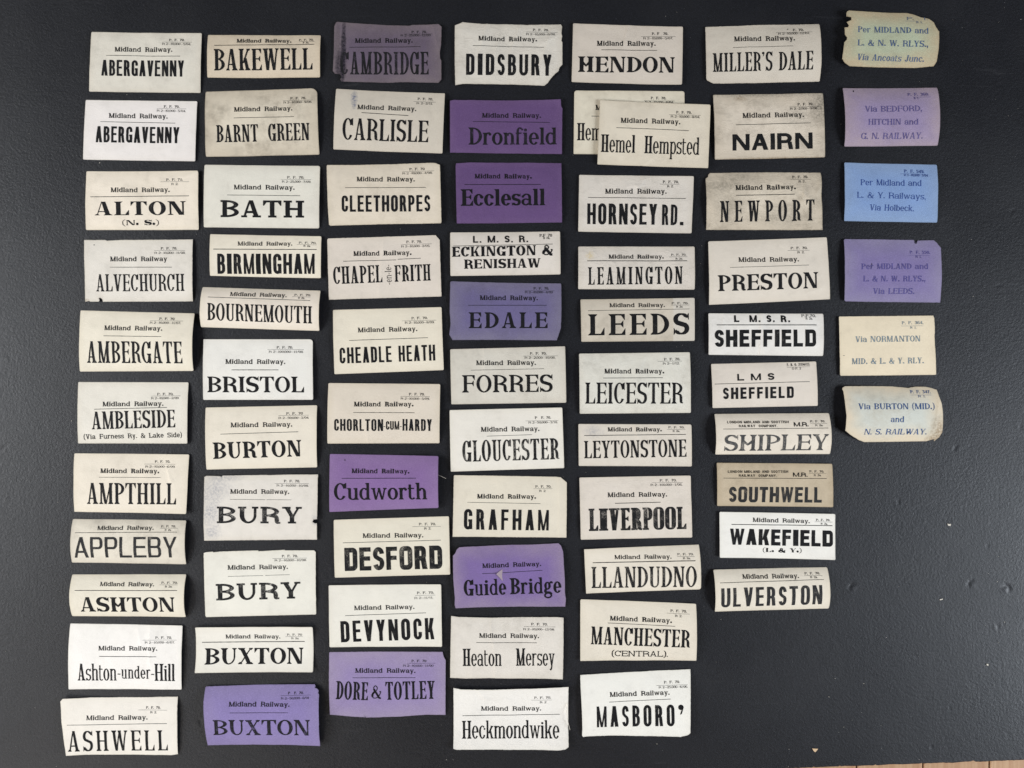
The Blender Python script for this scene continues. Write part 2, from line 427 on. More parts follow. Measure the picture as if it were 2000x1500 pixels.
        if p.sans: p.rect(.12*S,0,S*1.0,S*.88)
        else: p.dot(r,r*.9,r)
    elif ch in ',': r=S*.6; p.dot(r,r*.9,r); p.poly((r*2,r*.9),(r*1.2,-r*1.6),(r*.5,-r*1.8),(r*1.2,0))
    elif ch=="'": r=S*.6; p.dot(r,1-r,r); p.poly((r*2,1-r),(r*1.2,1-r*3.4),(r*.6,1-r*3.6),(r*1.2,1-r*1.9))
    elif ch=='"': p.rect(0,.7,S,1); p.rect(S*1.4,.7,S*2.4,1)
    elif ch=='/': p.stroke([(0,-.05),(w,1.05)],T*1.3)
    elif ch in '()':
        f=(lambda x:x) if ch=='(' else (lambda x:w-x)
        pts=spline([(f(w),1.12),(f(w*.4),.85),(f(w*.25),.45),(f(w*.4),.05),(f(w),-.22)],4); n=len(pts)
        p.stroke(pts,lambda i,a,b:max(T*.6,.04)+min(S,.13)*.8*math.sin(math.pi*i/(n-1)))
    elif ch.isdigit():
        S2=S; t=max(T,.09); wf=lambda i,dx,dy:t+(S2-t)*abs(dy)
        e=S2/2
        if ch=='0': p.ring(0,w,0,1,sw=S2,tw=t)
        elif ch=='1': p.rect(m-S2/2,0,m+S2/2,1); p.serif(m-S2/2,m+S2/2,0,1); p.poly((m-S2*1.2,.78),(m-S2/2,.84),(m+S2/2,1),(m-S2/2,1))
        elif ch=='2': p.stroke(spline([(e,.72),(w*.3,.94),(w*.75,.92),(w-e,.7),(w*.6,.4),(e*.6,.08)],5),wf); p.rect(0,0,w,max(t,S2*.7))
        elif ch=='3': p.stroke(spline([(e*.6,.82),(w*.5,.95),(w-e,.75),(w*.45,.53)],5),wf); p.stroke(spline([(w*.45,.53),(w-e,.28),(w*.5,.05),(e*.6,.18)],5),wf)
        elif ch=='4': p.rect(w*.62,0,w*.62+S2,1); p.rect(0,.24,w,.24+t); p.P.append(para(0,t*1.2,.26,w*.62,w*.62+t,1))
        elif ch=='5': p.rect(e,.9-t*.3,w*.9,1); p.rect(e*.7,.55,e*.7+t,1); p.stroke(spline([(e,.55),(w*.6,.62),(w-e,.34),(w*.5,.05),(e*.6,.16)],5),wf)
        elif ch=='6': p.ring(0,w,0,.6,sw=S2,tw=t); p.stroke(spline([(e,.3),(e,.65),(w*.5,.95),(w*.9,.85)],5),wf)
        elif ch=='7': p.rect(0,1-max(t,S2*.7),w,1); p.stroke(spline([(w*.93,.95),(w*.55,.5),(w*.4,0)],5),lambda i,a,b:S2*.95)
        elif ch=='8': p.ring(w*.05,w*.95,.5,1,sw=S2*.85,tw=t); p.ring(0,w,0,.56,sw=S2,tw=t)
        elif ch=='9': p.ring(0,w,.4,1,sw=S2,tw=t); p.stroke(spline([(w-e,.7),(w-e,.35),(w*.5,.05),(w*.1,.15)],5),wf)
    # ---- lower case
    else:
        s=S*.92; Ll=L*.72; k=.8
        t=T*1.05
        def low(x,y0,y1,b=True,tp=True,br=None,s_=None):
            q=s if s_ is None else s_
            p.rect(x,y0,x+q,y1)
            if b: p.serif(x,x+q,y0,1,Ll,Ll if br is None else br,k=k)
            if tp and not p.sans: p.poly((x-Ll,y1-.01),(x+q*.5,y1),(x+q*.5,y1-p.hs*.9),(x,y1-p.hs*.9),(x-Ll,y1-p.th*.9-.01))
        def arch(xs,x1,tl=.72):
            """n-arch from stem at xs (left edge) to right stem ending x1"""
            x0=xs+s*.45; qx=min((x1-x0)/2,p.q*1.2); 
            p.arcs(x0,x1,xh-min(.6,qx*2.4)*1.0,xh,[(0,90),(90,158)],sw=s,tw=t,q=qx)
            p.rect(x1-s,0,x1,xh-min(.6,qx*2.4)/2+.01)
        if ch=='o': p.ring(0,w,-.012,xh+.012,sw=s,tw=t)
        elif ch=='c':
            p.arcs(0,w*1.05,-.012,xh+.012,[(48,90),(90,180),(180,270),(270,330)],sw=s,tw=t); r=s*.5; p.dot(w-r,xh*.74,r,min(r,.1))
        elif ch=='e':
            p.arcs(0,w,-.012,xh+.012,[(0,90),(90,180),(180,270),(270,322)],sw=s,tw=t); p.rect(s*.8,xh*.5-t*.5,w-s*.05,xh*.5+t*.5)
        elif ch=='n': x1=w-Ll; low(Ll,0,xh); arch(Ll,x1); p.serif(x1-s,x1,0,1,Ll,Ll,k=k)
        elif ch=='h': x1=w-Ll; low(Ll,0,1); arch(Ll,x1); p.serif(x1-s,x1,0,1,Ll,Ll,k=k)
        elif ch=='m':
            x1=w-Ll; xm=(Ll+x1+s)/2; low(Ll,0,xh); arch(Ll,xm); arch(xm-s,x1)
            p.serif(xm-s,xm,0,1,Ll*.8,Ll*.8,k=k); p.serif(x1-s,x1,0,1,Ll,Ll,k=k)
        elif ch=='r':
            low(Ll,0,xh); r=min(s*.5,.12); p.stroke(spline([(Ll+s*.7,xh*.62),(Ll+s*1.1,xh*.92),(w-r,xh*.97)],4),t*1.2); p.dot(w-r,xh-r*1.1,r)
        elif ch=='u':
            x1=w-Ll; p.rect(Ll,.16,Ll+s,xh); p.serif(Ll,Ll+s,xh,-1,Ll,0,k=k); p.arcs(Ll,x1,-.012,.6*min(1,x1),[(180,270),(270,340)],sw=s,tw=t,q=(x1-Ll)/2)
            low(x1-s,0,xh)
            p.poly((x1,0),(w,0),(w,p.th),(x1,p.th*1.2)) if not p.sans else 0
        elif ch=='i': low(Ll,0,xh); r=min(s*.55,.13); p.dot(Ll+s/2,min(.99,xh+.10)+r*.5,r)
        elif ch=='l': low(Ll,0,1)
        elif ch=='d': x=w-Ll-s; p.arcs(0,x+s*.95,-.012,xh+.012,[(48,90),(90,180),(180,270),(270,312)],sw=s,tw=t); low(x,0,1); (p.poly((x+s,0),(w,0),(w,p.th),(x+s,p.th*1.2)) if not p.sans else 0)
        elif ch=='b': p.rect(Ll,0,Ll+s,1); p.serif(Ll,Ll+s,1,-1,Ll,0,k=k); p.arcs(Ll+s*.05,w,-.012,xh+.012,[(-132,-90),(-90,0),(0,90),(90,132)],sw=s,tw=t)
        elif ch=='p': low(Ll,-.3,xh); p.arcs(Ll+s*.05,w,-.012,xh+.012,[(-132,-90),(-90,0),(0,90),(90,132)],sw=s,tw=t)
        elif ch=='a':
            x=w-Ll-s; p.rect(x,.06,x+s,xh*.72); r=min(s*.5,.11)
            p.arcs(0+r*.4,x+s,xh*.34,xh+.012,[(0,90),(90,150)],sw=s,tw=t); p.dot(r*1.15,xh*.76,r)
            p.arcs(0,x+s*.7,-.012,xh*.6,[(40,90),(90,180),(180,270),(270,330)],sw=s,tw=t)
            p.poly((x,.0+.1),(x+s*.4,0),(w,0),(w,p.th+.01),(x+s,.1))
        elif ch=='s': ess(p,w,-.01,xh+.01,s*.92,t,p.bk*.55)
        elif ch=='t':
            x=Ll*1.0; p.rect(x,.13,x+s,.9); p.rect(0,xh-t,w*.92,xh); p.arcs(x,w+s*.3,-.012,.4,[(180,270),(270,330)],sw=s,tw=t,q=(w-x)/2+.02)
        elif ch=='f':
            x=Ll; p.rect(x,0,x+s,.8); p.serif(x,x+s,0,1,Ll,Ll,k=k); p.rect(0,xh-t,w*.9,xh); p.arcs(x,w+s*.4,.5,1.01,[(50,90),(90,180)],sw=s,tw=t,q=(w-x)/2+.04); r=min(s*.45,.1); p.dot(w+s*.2-r*.5,.88,r)
        elif ch=='k':
            low(Ll,0,1); x=Ll+s; p.P.append(para(x-.01,x+t*1.4,xh*.4,w-Ll-t*1.6,w-Ll*.9,xh)); p.serif(w-Ll-t*1.6,w-Ll,xh,-1,Ll,Ll*.6,k=k)
            p.P.append(para(w-Ll-s,w-Ll,0,x+t,x+t+s*.95,xh*.62)); p.serif(w-Ll-s,w-Ll,0,1,Ll*.6,Ll,k=k)
        elif ch in 'vy':
            D2=s*1.03; d2=t*1.1
            p.P.append(para(m-D2*.45,m+D2*.4,0,Ll,Ll+D2,xh)); p.P.append(para(m-d2*.3,m+D2*.4,0,w-Ll-d2,w-Ll,xh))
            p.serif(Ll,Ll+D2,xh,-1,Ll,Ll,k=k); p.serif(w-Ll-d2,w-Ll,xh,-1,Ll,Ll,k=k)
            if ch=='y': r=min(s*.5,.1); p.stroke(spline([(m+D2*.1,.02),(m-D2*.3,-.2),(m-D2*.95,-.27)],4),t*1.2); p.dot(m-D2*.95,-.22,r)
        elif ch=='w':
            D2=s*.98; d2=t*1.1; a=w*.30; b=w*.70
            p.P.append(para(a-D2*.45,a+D2*.35,0,Ll,Ll+D2,xh)); p.P.append(para(a-d2*.3,a+D2*.35,0,m-d2*.3,m+d2*.6,xh))
            p.P.append(para(b-D2*.45,b+D2*.35,0,m-D2*.5,m+D2*.45,xh)); p.P.append(para(b-d2*.3,b+D2*.35,0,w-Ll-d2,w-Ll,xh))
            p.serif(Ll,Ll+D2,xh,-1,Ll,Ll*.7,k=k); p.serif(w-Ll-d2,w-Ll,xh,-1,Ll,Ll,k=k); p.serif(m-D2*.4,m+D2*.4,xh,-1,Ll*.3,Ll*.3,k=k)
        elif ch=='g':
            p.ring(w*.05,w*.78,.22,xh+.01,sw=s*.85,tw=t); p.stroke(spline([(w*.25,.26),(w*.14,.14),(w*.3,.05),(w*.65,.03),(w*.85,-.08)],5),t*2)
            p.ring(0,w*.92,-.33,.06,sw=s*.6,tw=t*1.3); p.stroke(spline([(w*.66,xh*.86),(w*.8,xh*.98),(w*.93,xh*.98)],4),t*1.3); p.dot(w*.93,xh*.93,min(s*.35,.08))

# style: T/S ratio, serif length, serif tip thickness, serif height, beak, sans, corner radius, x-height, gap between letters
STY=dict(
 cl=dict(T=.055,L=.055,th=.022,hs=.10,bk=.24,sans=0,q=9,xh=.70,gap=.055),
 wl=dict(T=.072,L=.10,th=.028,hs=.125,bk=.29,sans=0,q=9,xh=.70,gap=.075),
 wl2=dict(T=.095,L=.09,th=.03,hs=.10,bk=.25,sans=0,q=9,xh=.68,gap=.08),
 fat=dict(T=.06,L=.14,th=.03,hs=.10,bk=.30,sans=0,q=9,xh=.68,gap=.14),
 slab=dict(T=.12,L=.11,th=.115,hs=.115,bk=.30,sans=0,q=9,xh=.68,gap=.13),
 slab2=dict(T=.09,L=.045,th=.085,hs=.085,bk=.2,sans=0,q=.2,xh=.68,gap=.05),
 gs=dict(Tr=.74,L=0,th=0,hs=0,bk=0,sans=1,q=.2,xh=.72,gap=.10),
 gw=dict(Tr=.82,L=0,th=0,hs=0,bk=0,sans=1,q=.6,xh=.72,gap=.16),
 gw2=dict(Tr=.72,L=0,th=0,hs=0,bk=0,sans=1,q=.42,xh=.72,gap=.14),
 hd=dict(T=.125,L=.10,th=.09,hs=.09,bk=.26,sans=0,q=9,xh=.74,gap=.08),
 hc=dict(T=.075,L=.05,th=.07,hs=.07,bk=.2,sans=0,q=9,xh=.70,gap=.05),
 hd2=dict(T=.07,L=.07,th=.05,hs=.07,bk=.2,sans=0,q=9,xh=.72,gap=.06),
 md=dict(T=.07,L=.075,th=.05,hs=.075,bk=.22,sans=0,q=9,xh=.72,gap=.09))
def layout(txt,style,S,length,sh=0,gap=None,hn=0):
    """all polygons of a line of type, x from 0 to length, unit = cap height"""
    s=STY[style]; T=s.get('T') or S*s['Tr']; gap=s['gap']*(.55 if style in ('cl','wl') and any(c.islower() for c in txt) else 1) if gap is None else gap
    L=s['L']; S*={'cl':.74,'wl':.92,'gs':.90}.get(style,1)
    sp=.78 if style=='hd' else .55
    def calc(L):
        fix=0;nat=0
        for c in txt:
            if c==' ': nat+=sp
            elif c=='I': fix+=S+2*L
            elif c in 'il': fix+=S*.92+2*L*.72
            elif c=='.' or c==',' or c=="'": fix+=S*1.25
            elif c=='"': fix+=S*2.4
            else: nat+=NAT[c]
        g=gap*(len(txt)-1)
        return fix,nat,g
    fix,nat,g=calc(L)
    if fix+g>length*.5: f=length*.5/(fix+g); g*=f; gap*=f
    k=(length-fix-g)/nat
    x=0; out=[]
    for c in txt:
        if c==' ': x+=sp*k+gap; continue
        if c=='I': w=S+2*L
        elif c in 'il': w=S*.92+2*L*.72
        elif c in ".,'": w=S*1.25
        elif c=='"': w=S*2.4
        else: w=NAT[c]*k
        if c in 'Iil.,\'"': Sc=S
        elif c in 'MW': Sc=min(S,w*(.205 if not s['sans'] else .23))
        elif c in 'mw': Sc=min(S,w*.17)
        elif c in 'HNUK': Sc=min(S,w*(.26 if not s['sans'] else .36))
        elif c in 'nhuvyk': Sc=min(S,w*.25)
        elif c in 'dbpa' : Sc=min(S,w*.265)
        else: Sc=min(S,w*(({'fat':.42,'slab':.34,'slab2':.40,'wl':.38,'wl2':.36}.get(style,.31)) if not s['sans'] else .40))
        p=Pen(Sc,min(T,Sc*.95),min(L,w*.17) if c not in 'Iil' else L,s['th'],s['hs'],s['bk'],s['sans'],s['q'],s['xh'])
        glyph(c,w,p,hn)
        for q in p.P: out.append([(x+a+sh*b,b) for a,b in q])
        x+=w+gap
    return out

# ------------------------------------------------------------------ papers and inks
TONE=dict( # face colour, colour towards the edges, strength of that
 white=(srgb(238,236,232),srgb(224,218,208),.25), white2=(srgb(244,243,238),srgb(232,228,216),.2),
 greyw=(srgb(224,218,208),srgb(208,198,182),.35), greyw2=(srgb(232,228,218),srgb(214,206,190),.3),
 cream=(srgb(238,230,214),srgb(224,213,190),.35), cream2=(srgb(241,238,228),srgb(228,221,203),.25),
 cream3=(srgb(230,220,202),srgb(214,201,176),.35), cream4=(srgb(236,228,211),srgb(222,210,188),.3),
 pinkw_dim=(srgb(216,206,193),srgb(202,190,173),.3), pinkw=(srgb(230,221,208),srgb(216,205,188),.3), tan=(srgb(220,206,182),srgb(206,188,160),.35),  # first tone here: dimmer light at the board's top put into the colour
 dirty=(srgb(226,215,196),srgb(188,174,152),.5), dirty2=(srgb(226,219,206),srgb(204,195,180),.4), dirty3=(srgb(214,204,188),srgb(194,182,162),.4),
 brownish=(srgb(206,189,162),srgb(186,166,136),.45),
 violet=(srgb(142,128,178),srgb(148,136,168),.5), violet2=(srgb(138,108,158),srgb(150,126,162),.5), violet3=(srgb(130,108,162),srgb(158,142,160),.75),
 violet4=(srgb(134,122,168),srgb(150,142,166),.7), lilac=(srgb(152,136,178),srgb(166,152,172),.7), slatev=(srgb(110,102,142),srgb(128,122,140),.8),
 purple=(srgb(104,78,122),srgb(116,92,128),.4), mauve=(srgb(106,92,110),srgb(124,112,114),.85),
 mauvepink=(srgb(154,138,170),srgb(170,152,160),.95), yelgreen=(srgb(184,190,162),srgb(194,172,140),.95), blue=(srgb(134,160,206),srgb(150,168,190),.5),
 buff=(srgb(240,226,196),srgb(232,216,186),.35), paleblue=(srgb(214,219,212),srgb(228,212,184),.95))
SPOT=dict(ink=(.012,.011,.018,1),brown=srgb(142,116,84),blue=srgb(88,100,130),dark=srgb(84,80,70),grey=srgb(158,148,132),yellow=srgb(218,190,120))
INK=dict(black=((.010,.010,.011,1),.10),fine=((.022,.022,.023,1),.16),worn=((.013,.013,.014,1),.60),soft=((.026,.026,.027,1),.40),grey=((.060,.060,.060,1),.7),
 blueink=(srgb(76,92,122),.45),violetink=(srgb(86,78,124),.45),navyink=(srgb(48,70,130),.30),violetink2=(srgb(82,76,130),.4),greyblueink=(srgb(118,132,140),.5),blueink2=(srgb(52,80,126),.4))
ink_cache={}
def ink(name,paper):
    """printing ink; where it is worn thin the paper's own colour shows through"""
    key=(name,tuple(round(c,2) for c in paper))
    if key in ink_cache: return ink_cache[key]
    c,wear=INK[name]
    m,n,l,b=newmat('ink_'+name); g=NT(m)
    tc=g.add('ShaderNodeTexCoord').outputs['Object']
    f=g.noise(tc,2600,2,.7); f2=g.noise(tc,160,3,.6)
    f=g.math('ADD',f,g.math('MULTIPLY',g.math('SUBTRACT',f2,.5),.75))
    msk=g.ramp(f,.70-.16*wear,.86-.10*wear,0,min(1,.25+wear))
    col=g.mix(msk,c,paper)
    col=g.mix(g.ramp(g.noise(tc,300,3),.35,.75,0,.35),col,mul(c,2.2))
    l.new(col,b.inputs['Base Color']); b.inputs['Roughness'].default_value=.6; b.inputs['Specular IOR Level'].default_value=.12
    ink_cache[key]=m
    return m

def paper_material(tone,opts,ident):
    c,e,es=TONE[tone]
    if min(c[:3])>.42:
        ds=lambda q:tuple(v*.86+(sum(q[:3])/3)*.14 for v in q[:3])+(1,)
        c,e=ds(c),ds(e)
        wm=lambda q:(min(.93,q[0]*1.03),q[1]*.995,q[2]*.955,1)
        c,e=wm(c),wm(e)
    rg=random.Random(ident*7+1)
    j=[rg.uniform(-.022,.022) for _ in range(3)]; jj=rg.uniform(-.02,.02)
    c=tuple(max(0,c[i]*(1+jj+j[i]*.5)) for i in range(3))+(1,)
    m,n,l,b=newmat('paper'); g=NT(m)
    uv=g.add('ShaderNodeUVMap').outputs[0]         # 1 unit = 1 m across the sheet
    vm=g.add('ShaderNodeVectorMath',operation='ADD'); vm.inputs[1].default_value=(ident*.37,ident*.71,0); g.link(uv,vm.inputs[0]); P=vm.outputs[0]
    at=g.add('ShaderNodeAttribute',attribute_name='edge').outputs['Fac']   # mm from the nearest edge
    dirt=opts.get('dirt',.2)
    n1=g.noise(P,28,5,.62); n2=g.noise(P,110,5,.65); n3=g.noise(P,900,3,.6); n4=g.noise(P,2800,2,.6)
    soft=es>.45
    ed=g.ramp(g.math('ADD',at,g.math('MULTIPLY',g.math('SUBTRACT',n1,.5),30 if soft else 9)),0,(17 if soft else 6),es,0)
    col=g.mix(ed,c,e)
    # dirt: blotches, fine specks
    if 1:
        d1=g.math('MULTIPLY',g.ramp(n1,.42,.62),g.ramp(n2,.30,.62))
        col=g.mix(g.math('MULTIPLY',d1,min(1,.10+.55*dirt)),col,mul(e,.62))
        col=g.mix(g.ramp(n2,.55,.8,0,.10+.45*dirt),col,mul(c,.62))
    vib=(max(c[:3])-min(c[:3]))/max(c[:3])>.26 and tone not in ('cream3','cream','cream4','tan','buff','brownish','dirty','dirty3')
    col=g.mix(g.ramp(n3,.42,.72,0,.35 if vib else .06+.10*dirt),col,mul(c,.74))
    if vib:
        fb=g.add('ShaderNodeMapping'); fb.inputs['Scale'].default_value=(1,3.2,1); fb.inputs['Rotation'].default_value=(0,0,.5); g.link(P,fb.inputs[0])
        col=g.mix(g.ramp(g.noise(fb.outputs[0],700,3,.7,1.0),.52,.74,0,.45),col,tuple(min(1,v*1.7+.03) for v in c[:3])+(1,))
    col=g.mix(g.ramp(n4,.68,.78,0,.22+.3*dirt),col,mul(c,.50))
    edd=g.ramp(g.math('ADD',at,g.math('MULTIPLY',g.math('SUBTRACT',n3,.5),1.6)),0,.9,.30+.3*dirt,0)
    col=g.mix(edd,col,mul(e,.55))
    # stains of their own shape, given in sheet coordinates (0..1 across, 0..1 down)
    sz=opts['size']
    for (cx,cy,rx,ry,sc,k) in opts.get('spots',[]):
        mp=g.add('ShaderNodeMapping',vector_type='TEXTURE'); g.link(uv,mp.inputs[0])
        mp.inputs['Location'].default_value=(cx*sz[0]*MM,(1-cy)*sz[1]*MM,0); mp.inputs['Scale'].default_value=(rx*sz[0]*MM,ry*sz[1]*MM,1)
        ln=g.add('ShaderNodeVectorMath',operation='LENGTH'); g.link(mp.outputs[0],ln.inputs[0])
        r=g.math('ADD',ln.outputs['Value'],g.math('MULTIPLY',g.math('SUBTRACT',g.noise(P,150,5,.75),.5),1.1))
        tiny=rx<.02 and ry<.08
        f=g.ramp(r,1.15,.75 if tiny else (.6 if sc=='ink' else .1),0,k)
        if not tiny: f=g.math('MULTIPLY',f,g.ramp(g.noise(P,500,4,.8),.38,.60,.5 if sc=='ink' else .15,1))
        col=g.mix(f,col,SPOT[sc])
    if 'strip' in opts:
        sx=g.add('ShaderNodeSeparateXYZ'); g.link(uv,sx.inputs[0])
        f=g.ramp(g.math('ADD',sx.outputs[0],g.math('MULTIPLY',g.math('SUBTRACT',n3,.5),.0012)),opts['strip']*sz[0]*MM,(opts['strip']*sz[0]+.5)*MM,0,.55)
        col=g.mix(f,col,srgb(222,215,204))
    l.new(col,b.inputs['Base Color']); b.inputs['Roughness'].default_value=.7; b.inputs['Specular IOR Level'].default_value=.15
    bp=g.add('ShaderNodeBump'); bp.inputs['Strength'].default_value=.9; bp.inputs['Distance'].default_value=.00026
    cr=opts.get('crump',1)
    mp=g.add('ShaderNodeMapping'); mp.inputs['Scale'].default_value=(1,2.2,1); mp.inputs['Rotation'].default_value=(0,0,rg.uniform(0,3)); g.link(P,mp.inputs[0])
    wr=g.noise(mp.outputs[0],55,4,.55,.9)
    ridge=g.math('ABSOLUTE',g.math('SUBTRACT',g.noise(mp.outputs[0],34,3,.6,1.2),.5))
    ridge=g.ramp(ridge,0,.035,1,0)
    h=g.math('ADD',g.math('MULTIPLY',n3,.55),g.math('ADD',g.math('MULTIPLY',n4,.28),g.math('ADD',g.math('MULTIPLY',wr,.75*min(cr,1.5)),g.math('MULTIPLY',ridge,.42*max(0.02,cr-.75)))))
    l.new(h,bp.inputs['Height']); l.new(bp.outputs[0],b.inputs['Normal'])
    return m,c

# ------------------------------------------------------------------ the sheet surface
class Sheet:
    """corner positions on the board in mm, (u across, v down) -> world mm"""
    def __init__(s,cor,o,ident):
        s.c=[Vector(c) for c in cor]; s.o=o; s.id=ident
        s.w=((s.c[1]-s.c[0]).length+(s.c[2]-s.c[3]).length)/2; s.h=((s.c[3]-s.c[0]).length+(s.c[2]-s.c[1]).length)/2
        rg=random.Random(ident*13+5)
        s.arch=o.get('arch',rg.uniform(1.0,3.0)); s.al=o.get('archl',1.0)
        s.tilt=[max(a,rg.uniform(0,1.7)) for a in o.get('tilt',(0,0,0,0))]
        if o.get('flat'): s.tilt=[0]*4; s.arch=.3
        s.cr=o.get('crump',1)
        s.base=o.get('base',0)
        s.creases=[]
        for (u0,v0,u1,v1,a) in o.get('cr',[]): s.creases.append((u0*s.w,v0*s.h,u1*s.w,v1*s.h,a*1.5))
    def xy(s,u,v):
        c=s.c; return (c[0]*(1-u)+c[1]*u)*(1-v)+(c[3]*(1-u)+c[2]*u)*v
    def inv(s,p):
        u,v=.5,.5
        p=Vector(p)
        for _ in range(8):
            f=s.xy(u,v)-p; du=(s.xy(u+.01,v)-s.xy(u,v))/.01; dv=(s.xy(u,v+.01)-s.xy(u,v))/.01
            det=du.x*dv.y-du.y*dv.x
            u-=(f.x*dv.y-f.y*dv.x)/det; v-=(du.x*f.y-du.y*f.x)/det
        return u,v
    def z(s,u,v):
        uc=min(1,max(0,u)); vc=min(1,max(0,v))
        if s.arch>=0:
            a=s.arch*(s.al+(1-s.al)*uc)
            z=a*(max(0,1-abs(2*vc-1)**2.2))
            z+=.35
        else:
            z=-s.arch*abs(2*vc-1)**2.4+.3
        t=s.tilt
        for k,(cu,cv) in enumerate(((0,0),(1,0),(1,1),(0,1))):
            if t[k]>0:
                q=(1-abs(uc-cu))*(1-abs(vc-cv)); z+=t[k]*q**3.2
        X,Y=u*s.w,v*s.h
        z+=.62*s.cr**.6*noise.noise(Vector((X*.045+s.id*3.1,Y*.06,s.id*1.7)))+.10*s.cr*noise.noise(Vector((X*.17+s.id*3.1,Y*.2,s.id)))
        for (x0,y0,x1,y1,a) in s.creases:
            dx,dy=x1-x0,y1-y0; L2=dx*dx+dy*dy; tt=((X-x0)*dx+(Y-y0)*dy)/L2
            tc=min(1,max(0,tt)); d=math.hypot(X-x0-tc*dx,Y-y0-tc*dy); sd=(X-x0)*dy-(Y-y0)*dx
            z+=a*(1.1*math.exp(-d/1.0)+ (.9 if sd>0 else 0)*math.exp(-d/4.5)*(1-math.exp(-d/.8)))
        return max(.18,z)+s.base
def jag(pts,ident,amp):
    """subdivide an outline and roughen it a little"""
    out=[];n=len(pts)
    for i in range(n):
        a=Vector(pts[i]);b=Vector(pts[(i+1)%n]); L=(b-a).length; k=max(1,int(L/1.6)); nr=Vector((-(b-a).y,(b-a).x))/max(L,1e-6)
        for j in range(k):
            q=a+(b-a)*(j/k)
            f=0 if (j==0 and L>12) else amp*(1+1.5*abs(noise.noise(Vector((q.x*1.7,q.y*1.7,ident+3)))))
            out.append(q+nr*f*(noise.noise(Vector((q.x*.55,q.y*.55,ident)))+.5*noise.noise(Vector((q.x*.12,q.y*.12,ident+9)))))
    return out
def segdist(P,A,B):
    d=B-A; L=(d*d).sum(1); L[L==0]=1e-9
    t=np.clip(((P[:,None,:]-A[None])*d[None]).sum(2)/L[None],0,1)
    q=A[None]+t[...,None]*d[None]
    return np.sqrt(((P[:,None,:]-q)**2).sum(2)).min(1)
def build_paper(sh,o,mat,parent,cen,ident):
    W,Hh=sh.w,sh.h
    if 'out' in o:
        loc=[]
        for p in o['out']:
            u,v=sh.inv(p); loc.append(Vector((u*W,(1-v)*Hh)))
        if sum(loc[i].x*loc[(i+1)%len(loc)].y-loc[(i+1)%len(loc)].x*loc[i].y for i in range(len(loc)))<0: loc=loc[::-1]
        amp=.13
    else:
        rc=o.get('rc',(1.0,1.2,1.1,.9)); loc=[]
        rc=[max(.5,min(r,9)) for r in rc]
        for (cx,cy,sx,sy,r,a0) in ((0,0,1,1,rc[3],180),(W,0,-1,1,rc[2],270),(W,Hh,-1,-1,rc[1],0),(0,Hh,1,-1,rc[0],90)):
            for i in range(5):
                a=R(a0+90*i/4); loc.append(Vector((cx+sx*r+r*math.cos(a),cy+sy*r+r*math.sin(a))))
        amp=.035
    bd=jag(loc,ident,amp)
    A=np.array([tuple(p) for p in bd]); B=np.roll(A,-1,0)
    st=2.1
    gx=np.arange(st*.6,W,st); gy=np.arange(st*.6,Hh,st); GX,GY=np.meshgrid(gx,gy)
    G=np.stack([GX.ravel(),GY.ravel()],1)
    extra=[]
    for (x0,y0,x1,y1,a) in sh.creases:
        L=math.hypot(x1-x0,y1-y0); nx,ny=-(y1-y0)/L,(x1-x0)/L
        for i in range(int(L/1.4)+1):
            t=i*1.4/L
            for off in (-.8,0,.8): extra.append((x0+(x1-x0)*t+nx*off,Hh-(y0+(y1-y0)*t+ny*off)))
    if extra: G=np.concatenate([G,np.array(extra)])
    # inside test
    ins=np.zeros(len(G),bool)
    for a,b in zip(A,B):
        c=((a[1]>G[:,1])!=(b[1]>G[:,1])); 
        if c.any():
            xi=a[0]+(G[:,1]-a[1])*(b[0]-a[0])/((b[1]-a[1]) or 1e-9); ins^=c&(G[:,0]<xi)
    G=G[ins]; G=G[segdist(G,A,B)>.7]
    pts=[Vector(p) for p in A.tolist()]+[Vector(p) for p in G.tolist()]
    nb=len(A)
    vs,es,fs,_,_,_=delaunay_2d_cdt(pts,[(i,(i+1)%nb) for i in range(nb)],[],1,1e-5)
    V=np.array([tuple(v) for v in vs]); ed=np.concatenate([segdist(V[i:i+2000],A,B) for i in range(0,len(V),2000)])
    top=[];
    TH=.22
    for x,y in V:
        u,v=x/W,1-y/Hh; p=sh.xy(u,v); z=sh.z(u,v); top.append(((p.x-cen.x)*MM,(p.y-cen.y)*MM,z*MM))
    bot=[(x,y,z-TH*MM) for x,y,z in top]
    n=len(top)
    F=[]
    cnt={}
    for f in fs:
        f=list(f); a,b,c=[V[i] for i in f[:3]]
        if (b[0]-a[0])*(c[1]-a[1])-(b[1]-a[1])*(c[0]-a[0])<0: f=f[::-1]
        F.append(f)
        for i in range(len(f)): cnt[(f[i],f[(i+1)%len(f)])]=1
    faces=list(F)+[[i+n for i in f[::-1]] for f in F]
    rim=[]
    for (a,b) in cnt:
        if (b,a) not in cnt: rim.append((a,b))
    ids=sorted({i for e in rim for i in e}); rm={i:2*n+k for k,i in enumerate(ids)}; nr=len(ids)
    for a,b in rim: faces.append([rm[b],rm[a],rm[a]+nr,rm[b]+nr])
    vv=top+bot+[top[i] for i in ids]+[bot[i] for i in ids]; ed=np.concatenate([ed,ed,ed[ids],ed[ids]]); V2=np.concatenate([V,V,V[ids],V[ids]])
    me=bpy.data.meshes.new('paper'); me.from_pydata(vv,[],faces); me.update()
    me.polygons.foreach_set('use_smooth',[i<2*len(F) for i in range(len(faces))])
    a=me.attributes.new('edge','FLOAT','POINT'); a.data.foreach_set('value',ed)
    uvl=me.uv_layers.new(name='UVMap'); vi=np.zeros(len(me.loops),np.int32); me.loops.foreach_get('vertex_index',vi)
    VV=V2*MM; uvl.data.foreach_set('uv',VV[vi].ravel())
    # keep the rim crisp
    me.materials.append(mat)
    ob=bpy.data.objects.new('paper',me); COL.objects.link(ob); ob.parent=parent
